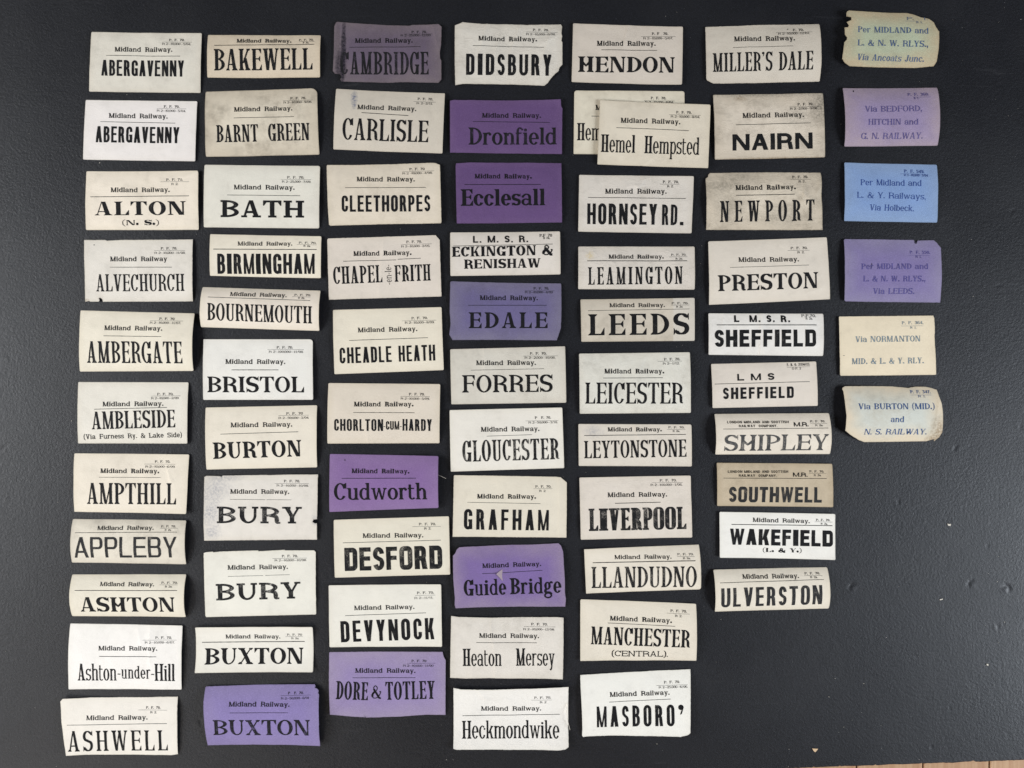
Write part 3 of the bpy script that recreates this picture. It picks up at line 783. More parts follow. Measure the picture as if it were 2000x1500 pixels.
    return ob
def build_print(role,sh,polys,x0,y0,x1,y1,h,mat,parent,cen,inkz=.11):
    """polygons in cap-height units laid along the baseline (x0,y0)-(x1,y1), pressed on the sheet"""
    e1=Vector((x1-x0,y1-y0)); L=e1.length; e1/=L; e2=Vector((-e1.y,e1.x))
    vs=[];fs=[]
    def pt(a,b,dz):
        p=Vector((x0,y0))+e1*(a*h)+e2*(b*h); u,v=sh.inv(p); 
        return ((p.x-cen.x)*MM,(p.y-cen.y)*MM,(sh.z(u,v)+inkz+dz)*MM)
    for i,q in enumerate(polys):
        dz=(i%12)*.0035
        if len(q)==4:
            d=lambda a,b:math.hypot(a[0]-b[0],a[1]-b[1])*h
            nu=max(1,math.ceil(max(d(q[0],q[1]),d(q[2],q[3]))/1.3)); nv=max(1,math.ceil(max(d(q[1],q[2]),d(q[3],q[0]))/1.3))
            k=len(vs)
            for b in range(nv+1):
                for a in range(nu+1):
                    fa,fb=a/nu,b/nv
                    X=(q[0][0]*(1-fa)+q[1][0]*fa)*(1-fb)+(q[3][0]*(1-fa)+q[2][0]*fa)*fb
                    Y=(q[0][1]*(1-fa)+q[1][1]*fa)*(1-fb)+(q[3][1]*(1-fa)+q[2][1]*fa)*fb
                    vs.append(pt(X,Y,dz))
            ar=sum(q[j][0]*q[(j+1)%4][1]-q[(j+1)%4][0]*q[j][1] for j in range(4))
            for b in range(nv):
                for a in range(nu):
                    f=(k+b*(nu+1)+a,k+b*(nu+1)+a+1,k+(b+1)*(nu+1)+a+1,k+(b+1)*(nu+1)+a)
                    fs.append(f if ar>0 else f[::-1])
        else:
            k=len(vs); ar=sum(q[j][0]*q[(j+1)%len(q)][1]-q[(j+1)%len(q)][0]*q[j][1] for j in range(len(q)))
            for a,b in q: vs.append(pt(a,b,dz))
            f=tuple(range(k,k+len(q))); fs.append(f if ar>0 else f[::-1])
    return mesh_obj(role,vs,fs,mat,parent)

LABELS=[
('dull grey-white paper luggage label printed ABERGAVENNY, topmost of the leftmost column','greyw',[(-389.38, 325.94), (-287.41, 325.12), (-288.63, 269.71), (-391.83, 270.93)],
 {'dirt': 0.35, 'cr': [(0.3, 0.95, 0.37, 0.8, 0.12)]},
 [('company_line', 'hd', 0.225, 'Midland Railway.', (-367.6, 307.56), (-314.23, 307.28), 4.36, '', {}),
  ('form_number', 'hd', 0.2, 'P. F. 70.', (-317.5, 317.49), (-303.34, 317.42), 2.31, 'fine', {}),
  ('rule', '', 0, '', (-323.76, 316.54), (-296.53, 316.4), 0.2, 'fine', {}),
  ('print_code', 'hc', 0.17, 'R 2—10,000—5/04.', (-323.76, 313.82), (-297.48, 313.68), 2.04, 'fine', {}),
  ('rule', '', 0, '', (-375.63, 304.15), (-307.01, 303.2), 0.44, '', {}),
  ('place_name', 'gs', 0.25, 'ABERGAVENNY', (-379.99, 285.36), (-303.61, 284.55), 14.7, '', {})]),
('clean white paper luggage label printed ABERGAVENNY, directly above the ALTON label','white',[(-395.1, 263.31), (-291.63, 262.08), (-293.4, 206.27), (-397.55, 208.04)],
 {'dirt': 0.1},
 [('company_line', 'hd', 0.225, 'Midland Railway.', (-373.45, 246.56), (-318.99, 245.75), 4.36, '', {}),
  ('form_number', 'hd', 0.2, 'P. F. 70.', (-322.53, 255.96), (-308.1, 255.74), 2.31, 'fine', {}),
  ('rule', '', 0, '', (-328.93, 255.14), (-301.57, 254.73), 0.2, 'fine', {}),
  ('print_code', 'hc', 0.17, 'R 2—10,000—5/04.', (-328.93, 252.15), (-302.25, 251.75), 2.04, 'fine', {}),
  ('rule', '', 0, '', (-381.21, 243.02), (-311.92, 241.53), 0.44, '', {}),
  ('place_name', 'gs', 0.25, 'ABERGAVENNY', (-385.43, 223.83), (-308.1, 222.74), 14.98, '', {})]),
('cream paper luggage label printed ALTON (N. S.) in fat wide letters','cream',[(-394.15, 197.01), (-290.27, 197.42), (-290.27, 142.82), (-394.83, 142.69)],
 {'dirt': 0.3, 'cr': [(0.86, 0.12, 1, 0.02, 0.25)], 'rc': (1.09, 1.63, 1.09, 1.09)},
 [('company_line', 'hd', 0.225, 'Midland Railway.', (-371.14, 177.4), (-316.54, 177.54), 4.36, '', {}),
  ('form_number', 'hd', 0.2, 'P. F. 70.', (-319.95, 187.89), (-304.43, 187.93), 2.31, 'fine', {}),
  ('rule', '', 0, '', (-325.12, 187.07), (-298.71, 187.14), 0.2, 'fine', {}),
  ('print_code', 'hd', 0.17, 'R 2.', (-315.18, 183.94), (-308.78, 183.95), 2.04, 'fine', {}),
  ('rule', '', 0, '', (-389.92, 173.05), (-298.85, 174.0), 0.54, '', {}),
  ('place_name', 'fat', 0.34, 'ALTON', (-385.98, 156.03), (-301.84, 156.57), 12.53, '', {}),
  ('subtitle', 'fat', 0.42, '(N. S.)', (-361.2, 147.04), (-326.75, 147.32), 4.63, '', {})]),
('tan narrow luggage label printed BAKEWELL in tall serif letters','tan',[(-281.56, 323.35), (-177.27, 323.35), (-177.68, 284.0), (-281.83, 283.46)],
 {'arch': 2.5, 'dirt': 0.3},
 [('company_line', 'hd', 0.29, 'Midland Railway.', (-254.6, 315.59), (-204.23, 315.86), 3.68, '', {}),
  ('form_number', 'hd', 0.22, 'P. F. 70.', (-197.15, 317.49), (-183.81, 317.57), 1.91, 'fine', {}),
  ('rule', '', 0, '', (-197.42, 316.81), (-182.85, 316.89), 0.2, 'fine', {}),
  ('print_code', 'hd', 0.17, 'R 2a.', (-193.61, 314.91), (-187.89, 314.94), 1.77, 'fine', {}),
  ('rule', '', 0, '', (-275.29, 313.0), (-182.72, 314.09), 0.54, '', {}),
  ('place_name', 'cl', 0.2, 'BAKEWELL', (-275.29, 289.72), (-184.49, 290.81), 19.74, '', {})]),
('grubby grey-beige luggage label printed BARNT GREEN with a rounded top corner','dirty',[(-284.01, 270.93), (-180.27, 274.2), (-178.5, 212.66), (-283.19, 210.21)],
 {'dirt': 1, 'rc': (1.09, 6.13, 1.09, 1.09)},
 [('company_line', 'hd', 0.225, 'Midland Railway.', (-256.91, 251.6), (-202.87, 252.55), 4.36, '', {}),
  ('form_number', 'hd', 0.2, 'P. F. 70.', (-205.04, 263.04), (-190.61, 263.29), 2.31, 'fine', {}),
  ('rule', '', 0, '', (-211.85, 261.95), (-184.35, 262.43), 0.2, 'fine', {}),
  ('print_code', 'hc', 0.17, 'R 2—10,000—9/08.', (-211.31, 259.23), (-184.89, 259.69), 2.04, 'fine', {}),
  ('rule', '', 0, '', (-256.91, 245.75), (-201.37, 246.84), 0.44, '', {}),
  ('place_name', 'cl', 0.18, 'BARNT', (-273.11, 223.28), (-234.45, 224.1), 15.79, '', {}),
  ('place_name', 'cl', 0.18, 'GREEN', (-225.06, 224.51), (-186.94, 225.33), 15.79, '', {})]),
('off-white luggage label printed BATH in wide slab letters with rounded corners','greyw2',[(-284.55, 203.0), (-177.82, 202.18), (-178.63, 144.19), (-285.78, 145.27)],
 {'dirt': 0.15, 'rc': (1.36, 1.91, 1.36, 1.09)},
 [('company_line', 'hd', 0.225, 'Midland Railway.', (-257.32, 179.99), (-201.23, 179.58), 4.36, '', {}),
  ('form_number', 'hd', 0.2, 'P. F. 70.', (-208.04, 190.07), (-192.52, 189.95), 2.31, 'fine', {}),
  ('rule', '', 0, '', (-214.03, 189.38), (-185.85, 189.18), 0.2, 'fine', {}),
  ('print_code', 'hc', 0.17, 'R 2—25,000—7/09.', (-212.8, 186.25), (-186.12, 186.06), 2.04, 'fine', {}),
  ('rule', '', 0, '', (-263.45, 174.82), (-196.06, 174.14), 0.44, '', {}),
  ('place_name', 'slab', 0.27, 'BATH', (-269.58, 154.4), (-192.38, 153.85), 15.66, '', {})]),
('pale grey luggage label printed ALVECHURCH with a bite torn from its bottom edge','greyw2',[(-395.78, 133.24), (-295.71, 133.92), (-295.71, 76.61), (-395.37, 76.2)],
 {'dirt': 0.25, 'spots': [(0.09, 0.08, 0.006, 0.008, 'ink', 1), (0.02, 0.98, 0.03, 0.03, 'brown', 0.8)], 'out': [(-395.78, 133.24), (-377.13, 133.51), (-375.09, 132.83), (-367.6, 133.11), (-362.15, 133.51), (-340.37, 133.65), (-295.71, 133.92), (-295.71, 76.61), (-378.9, 76.2), (-379.31, 78.51), (-381.21, 79.87), (-382.44, 79.47), (-381.89, 77.15), (-382.85, 76.2), (-390.47, 76.2), (-391.01, 76.74), (-394.83, 76.2)]},
 [('company_line', 'hd', 0.225, 'Midland Railway', (-371.82, 113.5), (-318.99, 113.64), 4.36, '', {}),
  ('form_number', 'hd', 0.2, 'P. F. 70.', (-325.12, 124.39), (-310.15, 124.43), 2.31, 'fine', {}),
  ('rule', '', 0, '', (-331.38, 123.58), (-302.52, 123.65), 0.2, 'fine', {}),
  ('print_code', 'hc', 0.17, 'R 2—10,000—11/08.', (-330.84, 120.31), (-302.25, 120.38), 2.04, 'fine', {}),
  ('rule', '', 0, '', (-371.95, 108.06), (-314.64, 108.06), 0.44, '', {}),
  ('place_name', 'cl', 0.155, 'ALVECHURCH', (-384.62, 85.59), (-303.2, 86.14), 15.79, '', {})]),
('white curled luggage label printed AMBERGATE, its middle arching off the board','cream',[(-399.59, 68.17), (-293.67, 65.44), (-295.17, 12.08), (-400.27, 11.53)],
 {'arch': 5.5, 'archl': 0.45, 'dirt': 0.1},
 [('company_line', 'hd', 0.225, 'Midland Railway.', (-376.58, 49.79), (-322.4, 49.11), 4.36, '', {}),
  ('form_number', 'hd', 0.2, 'P. F. 70', (-325.94, 59.18), (-311.92, 59.0), 2.31, 'fine', {}),
  ('rule', '', 0, '', (-334.38, 58.5), (-303.61, 58.11), 0.2, 'fine', {}),
  ('print_code', 'hc', 0.17, 'R 2—10,000—11/07.', (-334.38, 55.64), (-305.65, 55.28), 2.04, 'fine', {}),
  ('rule', '', 0, '', (-376.99, 44.48), (-323.08, 43.66), 0.44, '', {}),
  ('place_name', 'cl', 0.155, 'AMBERGATE', (-392.92, 19.56), (-304.16, 19.02), 20.01, '', {})]),
('off-white luggage label printed AMBLESIDE with a line in brackets below','greyw2',[(-401.63, 1.87), (-299.8, 1.59), (-300.48, -55.18), (-401.63, -55.04)],
 {'dirt': 0.15, 'cr': [(0.45, 0.9, 0.7, 0.82, 0.15)]},
 [('company_line', 'hd', 0.225, 'Midland Railway.', (-378.49, -20.73), (-322.4, -20.19), 4.36, '', {}),
  ('form_number', 'hd', 0.2, 'P. F. 70.', (-328.39, -10.52), (-313.41, -10.38), 2.31, 'fine', {}),
  ('rule', '', 0, '', (-333.83, -11.2), (-306.61, -10.94), 0.2, 'fine', {}),
  ('print_code', 'hc', 0.17, 'R 2—10,000—2/09.', (-333.83, -14.2), (-307.97, -13.95), 2.04, 'fine', {}),
  ('rule', '', 0, '', (-386.25, -23.32), (-318.99, -21.69), 0.44, '', {}),
  ('place_name', 'cl', 0.19, 'AMBLESIDE', (-388.43, -41.97), (-311.37, -40.07), 16.34, '', {}),
  ('subtitle', 'hd', 0.16, '(Via Furness Ry. & Lake Side)', (-396.19, -51.09), (-305.24, -49.19), 4.49, '', {})]),
('cream narrow luggage label printed BIRMINGHAM in heavy tall sans letters','cream',[(-279.51, 138.82), (-176.45, 136.78), (-176.73, 97.85), (-279.51, 100.16)],
 {'dirt': 0.1, 'tilt': (0, 1.5, 2, 0)},
 [('company_line', 'hd', 0.225, 'Midland Railway.', (-253.65, 127.93), (-203.14, 127.93), 3.81, '', {}),
  ('form_number', 'hd', 0.22, 'P. F. 70.', (-197.01, 129.7), (-181.08, 129.39), 1.91, 'fine', {}),
  ('rule', '', 0, '', (-198.78, 128.89), (-180.81, 128.53), 0.2, 'fine', {}),
  ('print_code', 'hd', 0.17, 'R 2a.', (-192.65, 126.71), (-186.12, 126.58), 1.77, 'fine', {}),
  ('rule', '', 0, '', (-275.97, 124.67), (-180.54, 124.26), 0.61, '', {}),
  ('place_name', 'gs', 0.25, 'BIRMINGHAM', (-272.43, 101.93), (-182.44, 101.79), 18.52, '', {})]),
('cream curled narrow luggage label printed BOURNEMOUTH in tall serif letters','cream',[(-286.32, 89.81), (-177.13, 86.41), (-178.5, 49.24), (-287.95, 52.65)],
 {'arch': 5.5, 'dirt': 0.2},
 [('company_line', 'hd', 0.225, 'Midland Railway.', (-260.18, 81.24), (-208.04, 80.01), 3.81, '', {}),
  ('form_number', 'hd', 0.22, 'P. F. 70.', (-200.96, 81.37), (-185.85, 81.02), 1.91, 'fine', {}),
  ('rule', '', 0, '', (-202.87, 80.56), (-185.85, 80.16), 0.2, 'fine', {}),
  ('print_code', 'hd', 0.17, 'R 2a.', (-197.15, 78.51), (-191.02, 78.37), 1.77, 'fine', {}),
  ('rule', '', 0, '', (-280.19, 80.15), (-185.85, 76.88), 0.44, '', {}),
  ('place_name', 'cl', 0.18, 'BOURNEMOUTH', (-280.87, 58.91), (-184.49, 55.78), 15.66, '', {})]),
('white luggage label printed BRISTOL in wide serif letters','white',[(-285.64, 41.48), (-184.62, 41.48), (-183.94, -14.61), (-285.91, -14.74)],
 {'dirt': 0.12, 'rc': (0.68, 3.0, 1.36, 1.09)},
 [('company_line', 'hd', 0.225, 'Midland Railway.', (-264.95, 18.61), (-209.54, 18.47), 4.36, '', {}),
  ('form_number', 'hd', 0.2, 'P. F. 70.', (-217.84, 32.77), (-202.87, 32.73), 2.31, 'fine', {}),
  ('rule', '', 0, '', (-226.28, 31.95), (-192.65, 31.87), 0.2, 'fine', {}),
  ('print_code', 'hc', 0.17, 'R 2—100,000—11/08.', (-224.92, 28.82), (-193.06, 28.74), 2.04, 'fine', {}),
  ('rule', '', 0, '', (-259.23, 13.03), (-215.8, 13.03), 0.54, '', {}),
  ('place_name', 'wl', 0.24, 'BRISTOL', (-281.83, -7.66), (-192.38, -7.8), 14.57, '', {})]),
('cream luggage label printed BURTON in wide serif letters, between two others of its column','cream',[(-283.87, -21.82), (-180.67, -19.65), (-180.54, -77.23), (-283.05, -79.28)],
 {'dirt': 0.08},
 [('company_line', 'hd', 0.225, 'Midland Railway.', (-260.05, -40.07), (-203.14, -39.39), 4.36, '', {}),
  ('form_number', 'hd', 0.2, 'P. F. 70', (-208.86, -28.49), (-193.61, -28.31), 2.31, 'fine', {}),
  ('rule', '', 0, '', (-215.94, -29.18), (-187.89, -28.84), 0.2, 'fine', {}),
  ('print_code', 'hc', 0.17, 'R 2—50,000—3/04.', (-215.8, -32.44), (-187.75, -32.11), 2.04, 'fine', {}),
  ('rule', '', 0, '', (-269.3, -46.33), (-197.56, -44.15), 0.44, '', {}),
  ('place_name', 'wl', 0.24, 'BURTON', (-276.25, -69.34), (-194.42, -66.89), 15.25, '', {})]),
('cream luggage label printed AMPTHILL in tall serif letters','cream',[(-405.29, -64.19), (-298.95, -65.23), (-301.04, -120.1), (-406.08, -118.53)],
 {'dirt': 0.12, 'tilt': (0, 0, 3, 0), 'cr': [(0.82, 0.28, 0.85, 0.45, 0.3), (0.86, 0.45, 0.9, 0.36, 0.2)]},
 [('company_line', 'hd', 0.29, 'Midland Railway.', (-380.86, -82.34), (-326.39, -82.61), 4.18, '', {}),
  ('form_number', 'hd', 0.2, 'P. F. 70.', (-330.7, -72.94), (-316.46, -73.01), 2.22, 'fine', {}),
  ('rule', '', 0, '', (-340.23, -74.11), (-311.75, -74.25), 0.2, 'fine', {}),
  ('print_code', 'hc', 0.17, 'R 2—10,000—6/09.', (-339.19, -77.38), (-311.75, -77.51), 1.96, 'fine', {}),
  ('rule', '', 0, '', (-382.17, -86.26), (-324.95, -86.52), 0.33, '', {}),
  ('place_name', 'cl', 0.18, 'AMPTHILL', (-393.53, -111.08), (-310.58, -111.35), 19.6, '', {})]),
('smudged grey narrow luggage label printed APPLEBY in thin sans letters','dirty2',[(-406.99, -125.06), (-301.43, -126.24), (-301.83, -167.13), (-407.25, -165.3)],
 {'arch': 4.5, 'dirt': 0.6},
 [('company_line', 'hd', 0.225, 'Midland Railway.', (-382.69, -134.73), (-330.83, -134.6), 3.66, '', {}),
  ('form_number', 'hd', 0.22, 'P. F. 70.', (-323.9, -132.38), (-310.58, -132.34), 1.83, 'fine', {}),
  ('rule', '', 0, '', (-324.95, -133.16), (-308.36, -133.12), 0.2, 'fine', {}),
  ('print_code', 'hd', 0.17, 'R 2a.', (-320.38, -135.51), (-314.24, -135.5), 1.7, 'fine', {}),
  ('rule', '', 0, '', (-402.94, -137.21), (-309.01, -136.56), 0.42, '', {}),
  ('place_name', 'gs', 0.15, 'APPLEBY', (-403.85, -160.47), (-309.14, -160.2), 19.33, 'soft', {})]),
('cream curled narrow luggage label printed ASHTON in wide serif letters','cream',[(-407.51, -176.53), (-301.83, -176.4), (-302.09, -215.86), (-407.25, -214.94)],
 {'arch': 5.5, 'dirt': 0.08},
 [('company_line', 'hd', 0.225, 'Midland Railway.', (-380.08, -186.33), (-329.91, -186.46), 3.66, '', {}),
  ('form_number', 'hd', 0.22, 'P. F. 70.', (-323.38, -184.24), (-308.62, -184.28), 1.83, 'fine', {}),
  ('rule', '', 0, '', (-324.95, -185.16), (-308.36, -185.2), 0.2, 'fine', {}),
  ('print_code', 'hd', 0.17, 'R 2a.', (-319.72, -187.51), (-313.06, -187.52), 1.7, 'fine', {}),
  ('rule', '', 0, '', (-402.68, -190.12), (-308.36, -190.12), 0.52, '', {}),
  ('place_name', 'wl', 0.27, 'ASHTON', (-397.98, -210.11), (-310.84, -210.37), 13.98, '', {'hn': 1})]),
('off-white luggage label printed BURY with blue-grey smudges down its left side','greyw2',[(-284.58, -85.22), (-179.68, -83.78), (-180.59, -144.14), (-285.5, -145.31)],
 {'spots': [(0.1, 0.2, 0.16, 0.22, 'blue', 0.45), (0.06, 0.55, 0.1, 0.3, 'blue', 0.5), (0.07, 0.88, 0.1, 0.12, 'blue', 0.45), (0.2, 0.03, 0.16, 0.06, 'blue', 0.45), (0.98, 0.7, 0.03, 0.1, 'blue', 0.5)], 'dirt': 0.25, 'out': [(-284.58, -86.0), (-282.75, -84.96), (-270.73, -85.35), (-269.17, -86.0), (-267.86, -84.83), (-231.54, -84.3), (-223.7, -84.43), (-205.42, -83.91), (-179.68, -83.78), (-180.2, -124.93), (-183.47, -125.19), (-184.51, -127.54), (-181.9, -128.85), (-180.46, -128.59), (-180.59, -144.14), (-285.5, -145.31)]},
 [('company_line', 'hd', 0.225, 'Midland Railway.', (-260.54, -101.42), (-206.07, -101.68), 4.18, '', {}),
  ('form_number', 'hd', 0.2, 'P. F. 70.', (-211.16, -90.97), (-196.27, -91.04), 2.22, 'fine', {}),
  ('rule', '', 0, '', (-219.79, -92.01), (-187.91, -92.16), 0.2, 'fine', {}),
  ('print_code', 'hc', 0.17, 'R 2—10,000—10/08.', (-217.83, -94.89), (-188.17, -95.03), 1.96, 'fine', {}),
  ('rule', '', 0, '', (-260.81, -106.64), (-228.28, -107.03), 0.29, '', {}),
  ('rule', '', 0, '', (-226.97, -107.03), (-204.11, -107.17), 0.29, '', {}),
  ('place_name', 'slab', 0.27, 'BURY', (-272.82, -128.72), (-194.44, -129.11), 15.42, 'worn', {})]),
('cream luggage label printed BURY without smudges, above the white BUXTON label','cream2',[(-285.1, -155.89), (-181.9, -154.33), (-181.51, -213.37), (-284.06, -215.99)],
 {'dirt': 0.12, 'out': [(-285.37, -156.55), (-283.8, -155.76), (-277.27, -155.24), (-276.61, -155.89), (-270.73, -155.24), (-235.46, -154.19), (-234.81, -154.98), (-210.64, -153.67), (-210.38, -154.19), (-183.47, -154.19), (-181.9, -155.76), (-181.51, -212.72), (-182.16, -213.64), (-283.28, -216.12), (-284.19, -215.07)]},
 [('company_line', 'hd', 0.225, 'Midland Railway.', (-263.29, -171.96), (-207.51, -171.18), 4.18, '', {}),
  ('form_number', 'hd', 0.2, 'P. F. 70.', (-213.25, -160.6), (-198.62, -160.39), 2.22, 'fine', {}),
  ('rule', '', 0, '', (-221.88, -161.64), (-190.0, -161.19), 0.2, 'fine', {}),
  ('print_code', 'hc', 0.17, 'R 2—10,000—10/08.', (-219.79, -164.38), (-190.39, -163.97), 1.96, 'fine', {}),
  ('rule', '', 0, '', (-262.9, -178.1), (-230.24, -177.32), 0.29, '', {}),
  ('rule', '', 0, '', (-228.41, -177.19), (-205.81, -176.53), 0.29, '', {}),
  ('place_name', 'slab', 0.27, 'BURY', (-273.87, -200.57), (-195.62, -198.48), 15.42, 'worn', {})]),
('white luggage label printed Ashton-under-Hill','white2',[(-409.6, -222.06), (-304.96, -223.63), (-306.01, -283.07), (-410.39, -282.68)],
 {'dirt': 0.1, 'cr': [(0.71, 0.05, 0.72, 0.6, 0.2), (0.6, 0.05, 0.64, 0.3, 0.2), (0.76, 0.1, 0.7, 0.18, 0.25)], 'rc': (0.78, 1.05, 1.05, 0.78)},
 [('company_line', 'hd', 0.225, 'Midland Railway.', (-382.3, -246.23), (-327.82, -246.36), 4.18, '', {}),
  ('form_number', 'hd', 0.2, 'P. F. 70.', (-329.78, -235.65), (-314.63, -235.69), 2.22, 'fine', {}),
  ('rule', '', 0, '', (-341.54, -236.7), (-310.06, -236.77), 0.2, 'fine', {}),
  ('print_code', 'hc', 0.17, 'R 2—10,000—6/07.', (-339.19, -239.83), (-311.89, -239.9), 1.96, 'fine', {}),
  ('rule', '', 0, '', (-381.52, -251.72), (-328.61, -251.98), 0.52, '', {}),
  ('place_name', 'cl', 0.16, 'Ashton', (-401.63, -274.19), (-365.58, -274.32), 15.94, '', {}),
  ('place_name', 'hd2', 0.17, '-under-', (-364.53, -272.36), (-330.83, -272.62), 12.02, '', {}),
  ('place_name', 'cl', 0.16, 'Hill', (-330.57, -274.58), (-311.75, -274.84), 16.2, '', {})]),
('white luggage label printed ASHWELL in spaced serif letters, lowest of the leftmost column','cream2',[(-415.48, -290.52), (-309.66, -289.73), (-309.4, -343.56), (-412.08, -343.56)],
 {'tilt': (3, 0, 0, 2.5), 'dirt': 0.08, 'out': [(-417.05, -293.26), (-415.09, -290.91), (-388.31, -290.26), (-349.12, -290.39), (-309.66, -289.73), (-309.4, -313.51), (-309.4, -342.77), (-315.15, -343.82), (-362.18, -343.56), (-394.84, -343.03), (-412.08, -343.56), (-415.74, -313.51), (-416.53, -300.45)]},
 [('company_line', 'hd', 0.225, 'Midland Railway.', (-393.14, -310.38), (-336.84, -310.11), 4.18, '', {}),
  ('form_number', 'hd', 0.2, 'P. F. 70.', (-338.54, -300.32), (-324.95, -300.25), 2.22, 'fine', {}),
  ('rule', '', 0, '', (-345.72, -301.49), (-318.94, -301.37), 0.2, 'fine', {}),
  ('print_code', 'hd', 0.17, 'R 2.', (-334.49, -304.5), (-328.48, -304.47), 1.96, 'fine', {}),
  ('rule', '', 0, '', (-410.91, -314.95), (-318.81, -313.64), 0.42, '', {}),
  ('place_name', 'cl', 0.165, 'ASHWELL', (-410.13, -339.77), (-318.42, -339.12), 19.33, '', {'gap': 0.16})]),
('white narrow luggage label printed BUXTON in wide serif letters','cream2',[(-292.81, -224.94), (-184.25, -224.42), (-183.86, -266.22), (-292.94, -266.87)],
 {'arch': -2, 'tilt': (1, 1, 0, 0), 'dirt': 0.06},
 [('company_line', 'hd', 0.225, 'Midland Railway.', (-265.25, -235.78), (-214.56, -235.78), 3.79, '', {}),
  ('form_number', 'hd', 0.22, 'P. F. 70', (-208.29, -233.04), (-194.31, -232.97), 1.96, 'fine', {}),
  ('rule', '', 0, '', (-209.73, -233.95), (-193.66, -233.87), 0.2, 'fine', {}),
  ('print_code', 'hd', 0.17, 'R 2a.', (-204.37, -236.43), (-197.32, -236.4), 1.7, 'fine', {}),
  ('rule', '', 0, '', (-287.19, -239.44), (-192.09, -238.52), 0.65, '', {}),
  ('place_name', 'wl', 0.27, 'BUXTON', (-284.58, -259.69), (-193.14, -259.03), 14.63, '', {})]),
('violet luggage label printed BUXTON with a ragged top corner','violet',[(-283.54, -279.94), (-178.63, -277.85), (-177.2, -334.41), (-281.84, -334.67)],
 {'arch': 6, 'tilt': (0, 0, 3, 0), 'dirt': 0.3, 'out': [(-283.54, -280.85), (-283.01, -279.94), (-238.07, -278.76), (-182.68, -277.85), (-181.64, -279.54), (-182.42, -280.59), (-179.55, -281.63), (-178.5, -283.2), (-179.03, -285.16), (-177.98, -286.34), (-177.2, -334.41), (-198.88, -334.15), (-244.61, -334.15), (-281.84, -334.67), (-282.75, -313.51), (-284.06, -292.61)]},
 [('company_line', 'hd', 0.225, 'Midland Railway.', (-260.68, -296.79), (-204.63, -296.79), 4.18, '', {}),
  ('form_number', 'hd', 0.2, 'P  F. 70.', (-206.72, -286.34), (-192.35, -286.05), 2.22, 'fine', {}),
  ('rule', '', 0, '', (-213.51, -287.38), (-185.82, -286.83), 0.2, 'fine', {}),
  ('print_code', 'hc', 0.17, 'R 2—50,000—8/01', (-212.86, -290.65), (-186.86, -290.13), 1.96, 'fine', {}),
  ('rule', '', 0, '', (-259.5, -302.41), (-205.94, -302.14), 0.42, '', {}),
  ('place_name', 'wl', 0.23, 'BUXTON', (-275.18, -323.57), (-185.82, -323.57), 14.76, 'worn', {})]),
('dull mauve torn luggage label printed CAMBRIDGE with a sooty strip down its left','mauve',[(-164.13, 334.92), (-65.16, 333.83), (-65.16, 279.1), (-165.77, 279.92)],
 {'spots': [(0.088, 0.5, 0.026, 0.6, 'ink', 1), (0.07, 0.72, 0.055, 0.32, 'ink', 0.8), (0.03, 0.4, 0.03, 0.5, 'ink', 0.3)], 'tilt': (1, 1.5, 0, 1.5), 'dirt': 0.6, 'cr': [(0.91, 0.02, 0.98, 0.5, 0.3)], 'out': [(-163.04, 334.38), (-162.09, 335.19), (-154.33, 334.92), (-132.82, 333.56), (-113.76, 332.47), (-94.7, 331.93), (-92.66, 332.61), (-74.96, 332.74), (-68.15, 333.01), (-65.16, 330.56), (-65.57, 314.77), (-66.79, 306.33), (-66.52, 301.16), (-65.43, 299.52), (-65.43, 282.1), (-68.15, 279.1), (-102.87, 279.78), (-113.76, 279.24), (-157.87, 280.06), (-159.1, 282.1), (-157.6, 284.14), (-158.96, 286.45), (-163.86, 287.27), (-165.77, 289.59), (-164.95, 307.96), (-164.41, 331.11)]},
 [('company_line', 'hd', 0.225, 'Midland Railway.', (-145.35, 315.72), (-91.98, 315.86), 4.36, '', {}),
  ('form_number', 'hd', 0.2, 'P. F. 70.', (-93.07, 324.71), (-79.04, 324.75), 2.31, 'fine', {}),
  ('rule', '', 0, '', (-100.15, 323.89), (-73.87, 323.96), 0.2, 'fine', {}),
  ('print_code', 'hc', 0.17, 'R 2—25,000—12/09.', (-103.14, 321.71), (-74.96, 321.79), 2.04, 'fine', {}),
  ('rule', '', 0, '', (-150.38, 311.5), (-84.49, 312.05), 0.44, '', {}),
  ('place_name', 'cl', 0.145, 'CAMBRIDGE', (-158.96, 286.59), (-77.27, 286.59), 20.69, 'worn', {})]),
('crinkled grey luggage label printed DIDSBURY with its lower right corner torn off','greyw',[(-52.9, 334.51), (46.21, 333.01), (46.48, 276.65), (-52.5, 276.65)],
 {'cr': [(0.3, 0.0, 0.22, 0.5, 0.3), (0.6, 0.05, 0.52, 0.45, 0.3), (0.9, 0.1, 0.75, 0.9, 0.3), (0.4, 0.3, 0.36, 0.6, 0.25), (0.8, 0.35, 0.95, 0.2, 0.25)], 'crump': 1.7, 'dirt': 0.4, 'out': [(-52.9, 331.93), (-49.09, 333.56), (-45.69, 335.19), (-26.63, 333.56), (-6.21, 333.42), (14.21, 332.47), (27.83, 333.01), (45.25, 333.29), (46.48, 330.84), (45.66, 324.3), (46.48, 321.58), (45.66, 317.77), (46.62, 316.13), (46.62, 295.71), (43.89, 292.72), (43.08, 289.59), (40.08, 287.27), (36.0, 283.19), (33.27, 279.1), (29.87, 276.65), (16.94, 276.92), (0.6, 277.74), (-26.63, 277.88), (-45.69, 277.88), (-52.5, 276.65), (-53.04, 301.16)]},
 [('company_line', 'hd', 0.29, 'Midland Railway.', (-31.12, 317.49), (23.2, 316.68), 4.36, '', {}),
  ('form_number', 'hd', 0.2, 'P. F. 70.', (19.39, 326.75), (33.95, 326.53), 2.31, 'fine', {}),
  ('rule', '', 0, '', (12.85, 325.8), (42.12, 325.36), 0.2, 'fine', {}),
